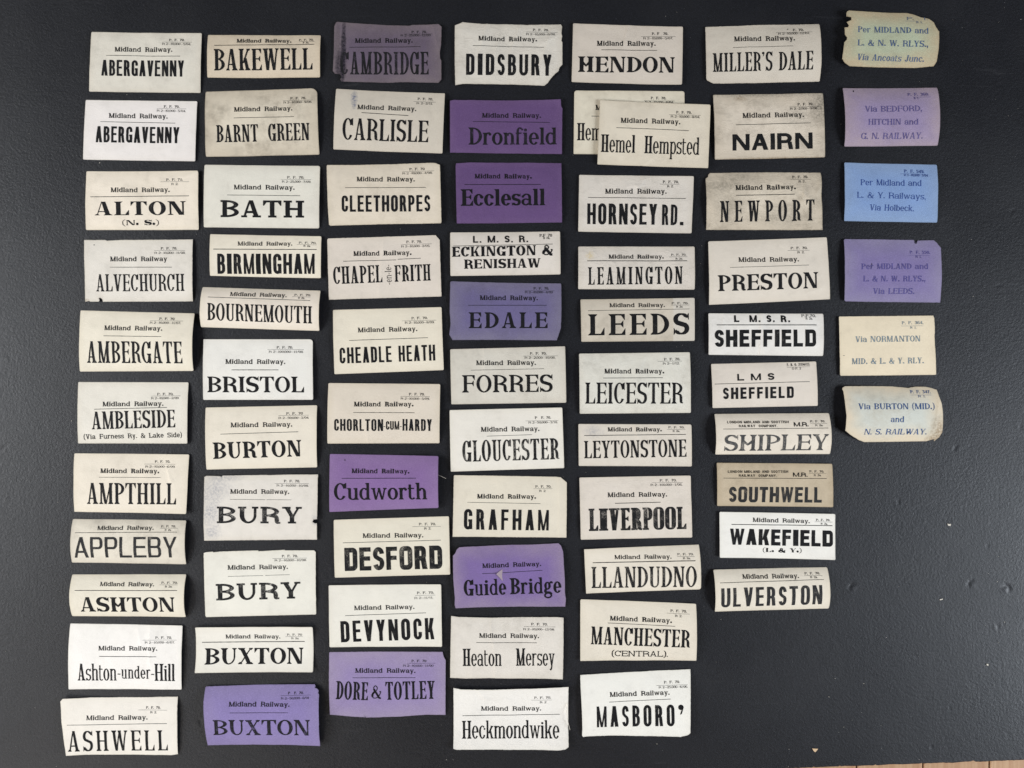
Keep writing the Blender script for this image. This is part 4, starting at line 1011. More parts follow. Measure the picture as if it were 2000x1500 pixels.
  ('print_code', 'hc', 0.17, 'R 2—10,000—8/08.', (13.12, 322.8), (40.08, 322.4), 2.04, 'fine', {}),
  ('rule', '', 0, '', (-36.3, 312.87), (29.46, 311.23), 0.44, '', {}),
  ('place_name', 'gs', 0.25, 'DIDSBURY', (-42.56, 286.05), (36.27, 285.23), 19.33, '', {'gap': 0.16})]),
('pinkish-white luggage label printed CARLISLE with a blue-grey ink smear above','pinkw_dim',[(-162.77, 273.25), (-62.03, 268.89), (-64.34, 213.21), (-165.63, 217.57)],
 {'spots': [(0.17, 0.14, 0.035, 0.13, 'blue', 1), (0.175, 0.27, 0.021, 0.075, 'blue', 0.9)], 'tilt': (0, 2, 2, 0), 'cr': [(0.3, 1, 0.42, 0.85, 0.3)], 'dirt': 0.1, 'rc': (1.09, 0.82, 1.09, 0.82)},
 [('company_line', 'hd', 0.225, 'Midland Railway.', (-142.89, 253.78), (-88.44, 251.87), 4.36, '', {}),
  ('form_number', 'hd', 0.2, 'P. F. 70.', (-87.35, 262.63), (-73.19, 262.13), 2.31, 'fine', {}),
  ('rule', '', 0, '', (-91.16, 261.13), (-70.33, 260.4), 0.2, 'fine', {}),
  ('print_code', 'hc', 0.17, 'R 2—2/11.', (-88.17, 258.54), (-73.33, 258.03), 2.04, 'fine', {}),
  ('rule', '', 0, '', (-138.81, 250.51), (-95.65, 247.79), 0.54, '', {}),
  ('place_name', 'cl', 0.18, 'CARLISLE', (-156.92, 226.01), (-77.55, 223.28), 19.74, '', {})]),
('deep purple luggage label printed Dronfield, its word set towards the right edge','purple',[(-57.4, 263.04), (46.48, 263.45), (46.21, 212.94), (-57.4, 214.3)],
 {'dirt': 0.3, 'cr': [(0.97, 0.0, 0.96, 1, 0.2)], 'out': [(-57.4, 262.36), (-53.86, 263.04), (0.6, 262.77), (45.12, 263.45), (45.53, 256.91), (46.62, 254.87), (46.21, 212.94), (-13.02, 213.89), (-57.4, 214.57)]},
 [('company_line', 'hd', 0.225, 'Midland Railway.', (-27.72, 246.43), (26.74, 246.29), 4.36, '', {}),
  ('rule', '', 0, '', (-36.3, 242.89), (35.18, 241.94), 0.44, '', {}),
  ('place_name', 'wl', 0.2, 'Dronfield', (-40.24, 221.65), (41.44, 221.65), 15.66, 'worn', {})]),
('deep purple luggage label printed Ecclesall in heavy letters','purple',[(-51.82, 204.5), (45.8, 204.63), (46.34, 149.77), (-51.13, 148.68)],
 {'dirt': 0.3, 'out': [(-52.22, 201.77), (-51.68, 204.5), (-37.52, 205.31), (-13.02, 205.04), (14.21, 205.18), (45.8, 204.63), (46.34, 149.77), (0.6, 149.22), (-51.13, 148.68)]},
 [('company_line', 'hd', 0.29, 'Midland Railway.', (-34.53, 190.07), (18.3, 189.93), 4.36, '', {}),
  ('rule', '', 0, '', (-43.92, 184.35), (26.6, 184.48), 0.54, '', {}),
  ('place_name', 'wl', 0.25, 'Ecclesall', (-47.32, 164.61), (30.82, 165.29), 15.25, '', {})]),
('cream luggage label printed CLEETHORPES in heavy narrow sans letters','cream3',[(-171.35, 202.32), (-66.11, 204.5), (-65.29, 148.81), (-169.31, 146.77)],
 {'dirt': 0.3, 'out': [(-171.35, 201.77), (-170.67, 202.59), (-121.93, 203.41), (-75.64, 204.77), (-70.88, 204.5), (-66.66, 202.59), (-65.84, 178.63), (-65.29, 149.77), (-66.11, 148.68), (-121.93, 148.13), (-168.22, 146.77), (-169.58, 147.59), (-170.67, 178.63)]},
 [('company_line', 'hd', 0.225, 'Midland Railway.', (-143.58, 187.21), (-89.94, 187.21), 4.36, '', {}),
  ('form_number', 'hd', 0.2, 'P. F. 70', (-94.97, 197.55), (-80.81, 197.85), 2.31, 'fine', {}),
  ('rule', '', 0, '', (-101.78, 196.46), (-72.1, 197.08), 0.2, 'fine', {}),
  ('print_code', 'hc', 0.17, 'R 2 -10,000—4/08.', (-101.24, 193.74), (-73.6, 194.31), 2.04, 'fine', {}),
  ('rule', '', 0, '', (-154.19, 181.35), (-79.59, 181.62), 0.44, '', {}),
  ('place_name', 'gs', 0.28, 'CLEETHORPES', (-157.33, 159.16), (-75.64, 159.57), 14.98, '', {'gap': 0.12})]),
('off-white luggage label printed CHAPEL-en-le-FRITH with the middle words sideways','pinkw',[(-171.21, 134.6), (-67.06, 138.01), (-65.29, 81.1), (-169.58, 78.1)],
 {'dirt': 0.1, 'cr': [(0.5, 0.05, 0.44, 0.95, 0.15)], 'out': [(-171.21, 133.79), (-170.12, 134.88), (-121.93, 136.37), (-70.74, 138.01), (-66.93, 133.24), (-65.29, 81.1), (-121.93, 79.6), (-169.58, 78.1)]},
 [('company_line', 'hd', 0.29, 'Midland Railway.', (-146.84, 118.54), (-93.07, 119.49), 4.36, '', {}),
  ('form_number', 'hd', 0.2, 'P. F. 70.', (-97.97, 130.52), (-83.54, 130.78), 2.31, 'fine', {}),
  ('rule', '', 0, '', (-103.14, 129.29), (-74.28, 129.81), 0.2, 'fine', {}),
  ('print_code', 'hc', 0.17, 'R 2—10,000—2/05.', (-102.6, 126.44), (-75.91, 126.91), 2.04, 'fine', {}),
  ('rule', '', 0, '', (-156.24, 113.64), (-107.23, 114.86), 0.44, '', {}),
  ('rule', '', 0, '', (-105.86, 115.41), (-84.49, 116.5), 0.44, '', {}),
  ('place_name', 'cl', 0.19, 'CHAPEL', (-165.22, 92.4), (-119.89, 94.17), 16.06, '', {}),
  ('place_name', 'cl', 0.19, 'FRITH', (-108.59, 94.58), (-74.96, 95.8), 15.25, '', {}),
  ('linking_words', 'cl', 0.15, '-en-le-', (-111.31, 92.13), (-112.13, 110.37), 5.99, '', {'gap': 0.1})]),
('off-white luggage label printed CHEADLE HEATH in heavy sans letters','cream4',[(-166.04, 68.71), (-65.29, 71.3), (-63.12, 12.89), (-164.41, 9.08)],
 {'dirt': 0.1},
 [('company_line', 'hd', 0.225, 'Midland Railway.', (-142.62, 47.75), (-87.62, 48.97), 4.36, '', {}),
  ('form_number', 'hd', 0.2, 'P. F. 70.', (-93.07, 59.73), (-78.09, 60.06), 2.31, 'fine', {}),
  ('rule', '', 0, '', (-101.78, 58.36), (-69.92, 59.07), 0.2, 'fine', {}),
  ('print_code', 'hc', 0.17, 'R 2—10,000—8/09.', (-99.06, 55.64), (-71.83, 56.25), 2.04, 'fine', {}),
  ('rule', '', 0, '', (-150.52, 40.26), (-77.82, 42.84), 0.44, '', {}),
  ('place_name', 'gs', 0.28, 'CHEADLE', (-159.23, 18.88), (-111.31, 20.38), 14.7, '', {'gap': 0.12}),
  ('place_name', 'gs', 0.28, 'HEATH', (-104.64, 20.65), (-70.88, 21.74), 14.7, '', {'gap': 0.12})]),
('yellowish cream luggage label printed CHORLTON-CUM-HARDY in small thin letters','cream3',[(-170.12, 0.91), (-66.38, -0.04), (-67.2, -54.91), (-170.94, -55.18)],
 {'dirt': 0.08, 'cr': [(0.34, 0.78, 0.36, 1, 0.2)]},
 [('company_line', 'hd', 0.29, 'Midland Railway.', (-146.03, -20.73), (-91.02, -20.73), 4.36, '', {}),
  ('form_number', 'hd', 0.2, 'P. F. 70.', (-95.25, -10.52), (-80.81, -10.66), 2.31, 'fine', {}),
  ('rule', '', 0, '', (-103.14, -11.48), (-75.91, -11.73), 0.2, 'fine', {}),
  ('print_code', 'hc', 0.17, 'R 2—10,000—5/09.', (-102.87, -14.47), (-76.19, -14.72), 2.04, 'fine', {}),
  ('rule', '', 0, '', (-146.43, -26.32), (-89.94, -26.59), 0.44, '', {}),
  ('place_name', 'gs', 0.18, 'CHORLTON', (-164.27, -43.2), (-119.21, -43.47), 10.89, '', {'gap': 0.12}),
  ('place_name', 'gs', 0.24, '-CUM-', (-118.66, -42.24), (-102.19, -42.24), 7.9, '', {}),
  ('place_name', 'gs', 0.18, 'HARDY', (-101.24, -43.2), (-74.28, -43.47), 10.89, '', {'gap': 0.12})]),
('grey-white narrow luggage label printed ECKINGTON & RENISHAW on two lines','greyw',[(-57.26, 140.32), (44.44, 141.27), (44.98, 101.52), (-56.99, 100.02)],
 {'dirt': 0.2},
 [('company_line', 'gw', 0.24, 'L. M. S. R.', (-36.02, 130.52), (15.3, 131.2), 6.53, '', {'gap': 0.2}),
  ('form_number', 'hd', 0.2, 'P.F 70', (25.38, 136.1), (37.09, 136.21), 2.72, 'fine', {}),
  ('print_code', 'hd', 0.17, 'R 2A.', (28.92, 134.06), (35.32, 134.12), 2.04, 'fine', {}),
  ('rule', '', 0, '', (-54.13, 127.52), (37.49, 129.29), 0.44, '', {}),
  ('place_name', 'wl2', 0.29, 'ECKINGTON &', (-55.49, 117.45), (37.49, 119.36), 9.26, '', {}),
  ('place_name', 'wl2', 0.29, 'RENISHAW', (-44.33, 106.56), (26.47, 107.78), 8.44, '', {})]),
('faded violet-blue luggage label printed EDALE with greying edges','slatev',[(-57.13, 95.12), (45.66, 93.08), (45.25, 40.39), (-57.26, 40.8)],
 {'dirt': 0.5, 'out': [(-57.13, 94.58), (-56.04, 95.12), (-26.63, 94.31), (14.21, 93.49), (44.98, 93.22), (45.66, 92.13), (45.66, 66.26), (45.25, 51.97), (41.44, 40.39), (-13.02, 40.94), (-55.22, 40.8), (-58.21, 45.84), (-56.85, 55.37), (-57.67, 67.62)]},
 [('company_line', 'hd', 0.225, 'Midland Railway.', (-29.76, 77.7), (23.88, 77.42), 4.36, '', {}),
  ('form_number', 'hd', 0.2, 'P. F. 70.', (19.93, 87.36), (34.23, 87.29), 2.31, 'fine', {}),
  ('rule', '', 0, '', (11.76, 86.27), (39.54, 86.13), 0.2, 'fine', {}),
  ('print_code', 'hc', 0.17, 'R 2—10,000—4/09', (12.03, 83.96), (37.63, 83.83), 2.04, 'fine', {}),
  ('rule', '', 0, '', (-40.52, 72.8), (32.18, 72.8), 0.44, '', {}),
  ('place_name', 'wl', 0.24, 'EDALE', (-39.97, 51.69), (32.86, 51.69), 14.57, '', {'gap': 0.2})]),
('pale beige luggage label printed FORRES in wide serif letters','greyw',[(-57.26, 32.22), (49.2, 34.95), (50.29, -17.33), (-56.17, -18.83)],
 {'dirt': 0.35, 'cr': [(0.29, 0.0, 0.3, 1, 0.15)], 'rc': (1.09, 0.82, 1.09, 0.82)},
 [('company_line', 'hd', 0.225, 'Midland Railway.', (-33.16, 17.39), (22.11, 17.66), 4.36, '', {}),
  ('form_number', 'hd', 0.2, 'P. F. 70.', (16.66, 27.05), (31.91, 27.13), 2.31, 'fine', {}),
  ('rule', '', 0, '', (10.4, 25.83), (42.26, 25.98), 0.2, 'fine', {}),
  ('print_code', 'hc', 0.17, 'R 2—2,000—10/08.', (11.76, 23.24), (40.08, 23.38), 2.04, 'fine', {}),
  ('rule', '', 0, '', (-38.07, 12.76), (29.73, 14.12), 0.34, '', {}),
  ('place_name', 'wl', 0.2, 'FORRES', (-46.1, -7.94), (37.63, -7.26), 16.06, '', {})]),
('off-white luggage label printed GLOUCESTER, its right edge turned up slightly','cream2',[(-57.81, -24.14), (46.48, -21.69), (48.38, -77.91), (-56.72, -81.18)],
 {'tilt': (0, 2.5, 1, 0), 'dirt': 0.1},
 [('company_line', 'hd', 0.225, 'Midland Railway.', (-28.81, -44.15), (25.38, -43.47), 4.36, '', {}),
  ('form_number', 'hd', 0.2, 'P  F. 70.', (21.16, -32.31), (36.0, -32.12), 2.31, 'fine', {}),
  ('rule', '', 0, '', (12.44, -34.21), (42.8, -33.83), 0.2, 'fine', {}),
  ('print_code', 'hc', 0.17, 'R 2—50,000—3/10.', (15.3, -36.66), (42.12, -36.33), 2.04, 'fine', {}),
  ('rule', '', 0, '', (-23.36, -48.24), (18.57, -46.87), 0.34, '', {}),
  ('place_name', 'cl', 0.18, 'GLOUCESTER', (-45.69, -72.06), (43.62, -69.61), 19.6, 'worn', {})]),
('bright violet curled luggage label printed Cudworth','violet2',[(-168.84, -64.84), (-67.98, -66.54), (-67.98, -114.61), (-169.1, -118.53)],
 {'arch': 6, 'archl': 0.3, 'tilt': (0, 3, 2, 0), 'dirt': 0.2, 'spots': [(0.14, 0.1, 0.008, 0.012, 'ink', 0.8)]},
 [('company_line', 'hd', 0.29, 'Midland Railway.', (-148.2, -82.34), (-94.5, -82.47), 4.18, '', {}),
  ('rule', '', 0, '', (-157.34, -87.18), (-88.49, -86.65), 0.52, '', {}),
  ('place_name', 'wl', 0.2, 'Cudworth', (-164.53, -107.3), (-78.04, -106.38), 15.68, '', {})]),
('cream luggage label printed DESFORD in extra heavy black letters','cream4',[(-165.18, -125.85), (-58.45, -122.58), (-57.14, -176.4), (-164.26, -179.54)],
 {'dirt': 0.06},
 [('company_line', 'hd', 0.225, 'Midland Railway.', (-138.14, -142.44), (-82.09, -141.91), 4.18, '', {}),
  ('form_number', 'hd', 0.2, 'P. F. 70.', (-86.27, -130.94), (-70.6, -130.79), 2.22, 'fine', {}),
  ('rule', '', 0, '', (-92.28, -132.12), (-65.89, -131.87), 0.2, 'fine', {}),
  ('print_code', 'hd', 0.17, 'R 2.', (-81.31, -134.73), (-75.04, -134.67), 1.96, 'fine', {}),
  ('rule', '', 0, '', (-156.56, -147.01), (-65.89, -144.53), 0.42, '', {}),
  ('place_name', 'gs', 0.34, 'DESFORD', (-154.73, -173.27), (-64.33, -170.92), 21.56, 'worn', {'gap': 0.09})]),
('white luggage label printed DEVYNOCK in tall bold sans letters','cream2',[(-169.75, -186.33), (-65.63, -185.55), (-64.72, -243.29), (-169.1, -243.94)],
 {'dirt': 0.08},
 [('company_line', 'hd', 0.225, 'Midland Railway.', (-146.11, -209.45), (-90.32, -208.15), 4.18, '', {}),
  ('form_number', 'hd', 0.2, 'P. F. 70.', (-87.97, -194.56), (-72.43, -194.2), 2.22, 'fine', {}),
  ('rule', '', 0, '', (-89.67, -195.87), (-71.12, -195.43), 0.2, 'fine', {}),
  ('print_code', 'hc', 0.17, 'R 2—11/11.', (-90.19, -199.13), (-73.08, -198.73), 1.96, 'fine', {}),
  ('rule', '', 0, '', (-154.34, -214.42), (-79.61, -211.81), 0.42, '', {}),
  ('place_name', 'gs', 0.23, 'DEVYNOCK', (-158.25, -239.37), (-71.77, -236.24), 19.86, '', {'gap': 0.16})]),
('cream luggage label printed GRAFHAM with its upper right corner cut off','cream4',[(-53.88, -84.43), (50.37, -86.0), (50.24, -142.31), (-54.92, -141.39)],
 {'dirt': 0.1, 'cr': [(0.935, 0.04, 0.94, 0.98, 0.2), (0.43, 0.97, 0.48, 0.88, 0.3)], 'out': [(-53.88, -84.96), (-53.09, -84.43), (5.96, -85.35), (41.23, -86.0), (45.15, -86.52), (50.77, -91.23), (50.37, -142.31), (-7.11, -141.91), (-54.92, -141.39)]},
 [('company_line', 'hd', 0.29, 'Midland Railway.', (-32.32, -105.99), (22.29, -106.25), 4.18, '', {}),
  ('form_number', 'hd', 0.2, 'P. F. 70.', (21.63, -96.06), (36.27, -96.13), 2.22, 'fine', {}),
  ('rule', '', 0, '', (19.94, -96.98), (37.31, -97.06), 0.2, 'fine', {}),
  ('print_code', 'hd', 0.17, 'R 2.', (25.16, -99.98), (31.43, -100.01), 1.96, 'fine', {}),
  ('rule', '', 0, '', (-41.33, -109.52), (26.34, -110.82), 0.33, '', {}),
  ('place_name', 'gs', 0.24, 'GRAFHAM', (-44.6, -134.73), (33.91, -135.77), 19.07, '', {'gap': 0.2})]),
('violet luggage label printed Guide Bridge with cut corners and a small pale flap','violet3',[(-53.48, -150.41), (46.72, -147.53), (49.59, -206.19), (-52.31, -207.76)],
 {'dirt': 0.25, 'out': [(-54.66, -158.9), (-52.57, -156.55), (-51.26, -153.41), (-48.91, -151.06), (-7.11, -149.23), (19.02, -148.84), (43.19, -147.53), (45.41, -149.75), (47.24, -154.98), (48.81, -181.11), (49.07, -194.17), (49.85, -198.74), (49.33, -206.19), (5.96, -206.32), (-33.23, -206.97), (-52.18, -207.76), (-53.09, -204.62), (-52.83, -198.09), (-54.14, -181.11)], 'flap': [(-14.55, -175.23), (-8.94, -170.92), (-8.67, -182.02)]},
 [('company_line', 'hd', 0.225, 'Midland Railway.', (-27.36, -170.0), (26.86, -168.17), 4.18, '', {}),
  ('rule', '', 0, '', (-27.62, -175.1), (-14.29, -174.57), 0.42, '', {}),
  ('rule', '', 0, '', (-8.67, -174.31), (28.03, -172.09), 0.42, '', {}),
  ('place_name', 'wl', 0.2, 'Guide', (-44.34, -195.87), (-5.15, -194.69), 15.02, '', {}),
  ('place_name', 'wl', 0.2, 'Bridge', (-1.88, -194.43), (45.8, -192.86), 15.02, '', {})]),
('lilac luggage label printed DORE & TOTLEY with its lower edge lifting','lilac',[(-169.49, -248.58), (-62.63, -248.19), (-61.58, -306.19), (-168.44, -305.93)],
 {'tilt': (0, 0, 1.5, 2), 'dirt': 0.25, 'out': [(-169.49, -249.11), (-168.31, -248.58), (-124.68, -248.06), (-64.33, -248.19), (-63.54, -252.11), (-61.45, -255.77), (-61.58, -306.19), (-78.96, -306.33), (-105.09, -308.28), (-124.68, -308.94), (-135.39, -308.94), (-136.44, -307.24), (-136.18, -308.81), (-146.89, -308.02), (-168.44, -305.93), (-169.36, -280.85)]},
 [('company_line', 'hd', 0.225, 'Midland Railway.', (-145.06, -267.13), (-89.41, -267.26), 4.18, '', {}),
  ('form_number', 'hd', 0.2, 'P. F. 70', (-93.07, -257.47), (-79.35, -257.5), 2.22, 'fine', {}),
  ('rule', '', 0, '', (-96.99, -258.51), (-70.86, -258.57), 0.2, 'fine', {}),
  ('print_code', 'hc', 0.17, 'R 2—10,000—11/00', (-100.64, -261.65), (-72.69, -261.71), 1.96, 'fine', {}),
  ('rule', '', 0, '', (-147.41, -271.71), (-89.41, -271.71), 0.42, '', {}),
  ('place_name', 'cl', 0.18, 'DORE', (-163.09, -291.43), (-133.56, -292.61), 16.72, '', {}),
  ('place_name', 'cl', 0.2, '&', (-130.17, -291.04), (-121.15, -291.04), 12.41, '', {}),
  ('place_name', 'cl', 0.18, 'TOTLEY', (-116.84, -292.35), (-71.12, -291.3), 16.72, '', {})]),
('off-white creased luggage label printed Heaton Mersey','greyw2',[(-56.36, -214.88), (47.76, -216.19), (47.11, -273.8), (-57.4, -272.36)],
 {'dirt': 0.3, 'cr': [(0.355, 0.0, 0.36, 0.4, 0.25), (0.38, 0.4, 0.4, 1, 0.25)], 'out': [(-56.36, -214.75), (-48.91, -215.79), (-20.17, -216.45), (42.54, -215.79), (47.76, -216.32), (47.5, -248.19), (47.11, -274.06), (32.08, -273.27), (-7.11, -273.01), (-20.17, -272.62), (-43.69, -273.14), (-57.4, -272.36)]},
 [('company_line', 'hd', 0.225, 'Midland Railway.', (-30.36, -234.61), (24.9, -235.0), 4.18, '', {}),
  ('form_number', 'hd', 0.2, 'P. F. 70.', (17.71, -223.37), (32.87, -223.48), 2.22, 'fine', {}),
  ('rule', '', 0, '', (11.18, -224.55), (40.18, -224.75), 0.2, 'fine', {}),
  ('print_code', 'hc', 0.17, 'R 2—10,000—12/08.', (10.53, -227.81), (39.27, -228.02), 1.96, 'fine', {}),
  ('rule', '', 0, '', (-32.97, -239.05), (22.94, -239.31), 0.42, '', {}),
  ('place_name', 'cl', 0.19, 'Heaton', (-45.64, -260.99), (-9.59, -260.73), 16.2, '', {}),
  ('place_name', 'cl', 0.19, 'Mersey', (3.61, -260.73), (39.53, -260.47), 16.2, '', {})]),
('white luggage label printed Heckmondwike with a loose fibre on its right edge','white2',[(-54.14, -281.63), (51.94, -280.2), (51.94, -336.11), (-54.14, -337.03)],
 {'arch': -2.5, 'tilt': (0, 1, 3, 0), 'crump': 1.6, 'dirt': 0.1, 'cr': [(0.2, 0.0, 0.28, 0.2, 0.3)], 'out': [(-54.14, -280.85), (-46.3, -282.42), (-20.17, -282.68), (19.02, -281.63), (42.54, -280.33), (52.2, -279.68), (52.07, -300.45), (52.07, -334.41), (49.07, -336.63), (42.54, -337.68), (5.96, -337.81), (-33.23, -337.55), (-51.52, -337.68), (-54.14, -336.76)]},
 [('company_line', 'hd', 0.225, 'Midland Railway.', (-28.66, -302.93), (26.99, -302.67), 4.18, '', {}),
  ('form_number', 'hd', 0.2, 'P. F. 70.', (20.59, -291.43), (36.0, -291.36), 2.22, 'fine', {}),
  ('rule', '', 0, '', (17.71, -292.74), (37.05, -292.65), 0.2, 'fine', {}),
  ('print_code', 'hd', 0.17, 'R 2', (25.81, -295.74), (31.82, -295.72), 1.96, 'fine', {}),
  ('rule', '', 0, '', (-45.91, -307.5), (44.23, -306.19), 0.46, '', {}),
  ('place_name', 'cl', 0.17, 'Heckmondwike', (-46.3, -328.4), (43.84, -327.62), 16.2, '', {})]),
('pinkish luggage label printed HENDON in heavy wide serif letters','pinkw_dim',[(56.5, 333.96), (158.21, 330.75), (157.19, 276.84), (55.19, 279.9)],
 {'cr': [(0.5, 0.0, 0.47, 0.3, 0.3)], 'dirt': 0.1, 'tilt': (0, 1.5, 2, 0)},
 [('company_line', 'hd', 0.225, 'Midland Railway.', (78.51, 312.83), (132.85, 312.68), 4.66, '', {}),
  ('form_number', 'hd', 0.2, 'P. F  70.', (129.5, 323.03), (144.37, 322.99), 2.48, 'fine', {}),
  ('rule', '', 0, '', (119.6, 321.57), (151.36, 321.49), 0.22, 'fine', {}),
  ('print_code', 'hc', 0.17, 'R 2—10,000—5/07.', (121.49, 318.8), (148.74, 318.73), 2.19, 'fine', {}),
  ('rule', '', 0, '', (82.73, 309.04), (134.17, 308.46), 0.47, '', {}),
  ('place_name', 'wl', 0.28, 'HENDON', (61.02, 288.79), (150.48, 287.91), 14.28, '', {'hn': 1})]),
('cream luggage label printed Hem..., lying mostly under another of the same town','cream3',[(57.67, 272.18), (159.96, 271.6), (159.96, 212.73), (57.09, 213.31)],
 {'dirt': 0.5, 'flat': 1, 'rc': (2.62, 2.04, 0.87, 0.87)},
 [('company_line', 'hd', 0.225, 'Midland Railway.', (77.34, 253.96), (132.85, 253.96), 4.66, '', {}),
  ('form_number', 'hd', 0.2, 'P. F. 70.', (128.63, 263.87), (142.91, 263.79), 2.48, 'fine', {}),
  ('rule', '', 0, '', (122.22, 262.56), (151.07, 262.4), 0.22, 'fine', {}),
  ('print_code', 'hc', 0.17, 'R 2—10,000—8/04.', (123.38, 260.08), (149.9, 259.93), 2.19, 'fine', {}),
  ('rule', '', 0, '', (73.7, 248.28), (139.99, 247.26), 0.47, '', {}),
  ('place_name', 'cl', 0.17, 'Hemel', (60.15, 225.84), (91.91, 225.55), 16.03, '', {}),
  ('place_name', 'cl', 0.17, 'Hempsted', (100.65, 225.41), (151.65, 225.12), 16.03, '', {})]),
('cream luggage label printed Hemel Hempsted, lying on top of another one','cream3',[(81.27, 262.56), (183.56, 258.34), (181.23, 199.47), (78.94, 203.11)],
 {'dirt': 0.25, 'base': 1.3, 'cr': [(0.3, 0.45, 0.2, 0.35, 0.2), (0.4, 1, 0.5, 0.88, 0.25)], 'rc': (0.58, 1.17, 0.58, 0.58)},
 [('company_line', 'hd', 0.225, 'Midland Railway.', (100.36, 241.43), (155.44, 239.83), 4.66, '', {}),
  ('form_number', 'hd', 0.2, 'P. F. 70.', (151.8, 250.03), (165.93, 249.62), 2.48, 'fine', {}),
  ('rule', '', 0, '', (145.24, 249.01), (174.38, 248.16), 0.22, 'fine', {}),
  ('print_code', 'hc', 0.17, 'R 2—10,000—8/04.', (146.7, 246.24), (173.51, 245.46), 2.19, 'fine', {}),
  ('rule', '', 0, '', (96.43, 236.77), (163.31, 234.0), 0.47, '', {}),
  ('place_name', 'cl', 0.17, 'Hemel', (82.0, 214.33), (113.77, 213.6), 16.32, '', {}),
  ('place_name', 'cl', 0.17, 'Hempsted', (122.07, 213.17), (172.92, 211.71), 16.03, '', {})]),
('grey-white luggage label printed HORNSEY RD. with a brownish rubbed patch','greyw',[(62.19, 193.79), (168.41, 192.48), (166.37, 139.59), (61.31, 141.19)],
 {'spots': [(0.57, 0.27, 0.06, 0.09, 'grey', 0.55)], 'cr': [(0.52, 0.22, 0.58, 0.06, 0.35), (0.5, 0.2, 0.55, 0.28, 0.3), (0.42, 0.2, 0.58, 0.17, 0.25)], 'dirt': 0.2, 'crump': 1.4},
 [('company_line', 'hd', 0.225, 'Midland Railway.', (86.23, 176.16), (143.2, 176.16), 4.66, '', {}),
  ('form_number', 'hd', 0.2, 'P. F. 70.', (139.7, 186.07), (154.42, 185.88), 2.48, 'fine', {}),
  ('rule', '', 0, '', (137.08, 185.19), (155.15, 184.97), 0.22, 'fine', {}),
  ('print_code', 'hd', 0.17, 'R 2.', (143.78, 182.13), (149.46, 182.06), 2.19, 'fine', {}),
  ('rule', '', 0, '', (70.35, 172.81), (160.83, 171.64), 0.47, '', {}),
  ('place_name', 'gs', 0.21, 'HORNSEY', (69.62, 148.04), (134.17, 147.45), 19.23, '', {'gap': 0.12}),
  ('place_name', 'gs', 0.21, 'RD.', (138.83, 147.31), (159.66, 147.02), 18.94, '', {'gap': 0.12})]),
("pinkish curled luggage label printed MILLER'S DALE in narrow serif letters",'pinkw_dim',[(179.33, 330.46), (283.95, 333.08), (285.26, 280.48), (180.06, 279.32)],
 {'arch': 5.5, 'archl': 0.3, 'cr': [(0.35, 0.0, 0.38, 0.5, 0.2)], 'dirt': 0.12, 'out': [(179.04, 330.31), (180.06, 330.75), (212.85, 332.06), (218.67, 332.35), (241.99, 332.94), (283.66, 332.94), (284.24, 331.77), (285.26, 281.07), (284.53, 280.48), (227.42, 279.17), (186.91, 278.44), (180.79, 281.21), (179.92, 282.67)]},
 [('company_line', 'hd', 0.225, 'Midland Railway.', (205.27, 316.62), (260.93, 316.76), 4.66, '', {}),
  ('form_number', 'hd', 0.2, '"  F. 70.', (254.37, 325.94), (269.38, 325.98), 2.48, 'fine', {}),
  ('rule', '', 0, '', (244.17, 324.78), (276.96, 324.86), 0.22, 'fine', {}),
  ('print_code', 'hc', 0.17, 'R 2—10,000—12/07.', (246.07, 322.59), (274.77, 322.67), 2.19, 'fine', {}),
  ('rule', '', 0, '', (204.25, 310.79), (258.89, 311.52), 0.36, '', {}),
  ('place_name', 'cl', 0.155, "MILLER'S", (185.89, 288.64), (240.53, 289.52), 17.19, '', {}),
  ('place_name', 'cl', 0.17, 'DALE', (246.36, 289.66), (277.69, 290.25), 16.46, '', {})]),
('grimy luggage label printed NAIRN in heavy wide sans letters','dirty',[(186.33, 267.95), (288.03, 269.41), (289.63, 209.82), (187.93, 207.92)],
 {'spots': [(0.98, 0.2, 0.12, 0.3, 'dark', 0.8), (0.24, 0.07, 0.06, 0.05, 'brown', 0.8), (0.5, 1, 0.6, 0.03, 'brown', 0.8), (0.8, 0.35, 0.2, 0.2, 'dark', 0.35), (0.45, 0.02, 0.5, 0.04, 'dark', 0.5)], 'crump': 1.8, 'dirt': 0.7, 'bright': 1},
 [('company_line', 'hd', 0.225, 'Midland Railway.', (213.28, 245.95), (269.96, 246.83), 4.66, '', {}),
  ('form_number', 'hd', 0.2, 'P. F. 70.', (264.13, 257.46), (278.56, 257.68), 2.48, 'fine', {}),
  ('rule', '', 0, '', (256.56, 256.3), (285.7, 256.75), 0.22, 'fine', {}),
  ('print_code', 'hc', 0.17, 'R 2—2,000—9/08', (257.29, 253.53), (282.06, 253.91), 2.19, 'fine', {}),
  ('rule', '', 0, '', (207.02, 239.54), (275.79, 241.29), 0.47, '', {}),
  ('place_name', 'gw2', 0.27, 'NAIRN', (204.1, 215.94), (277.98, 217.68), 14.86, '', {})]),
('grimy creased luggage label printed NEWPORT in spaced serif letters','dirty',[(179.33, 195.54), (285.99, 195.97), (287.3, 142.5), (180.06, 142.94)],
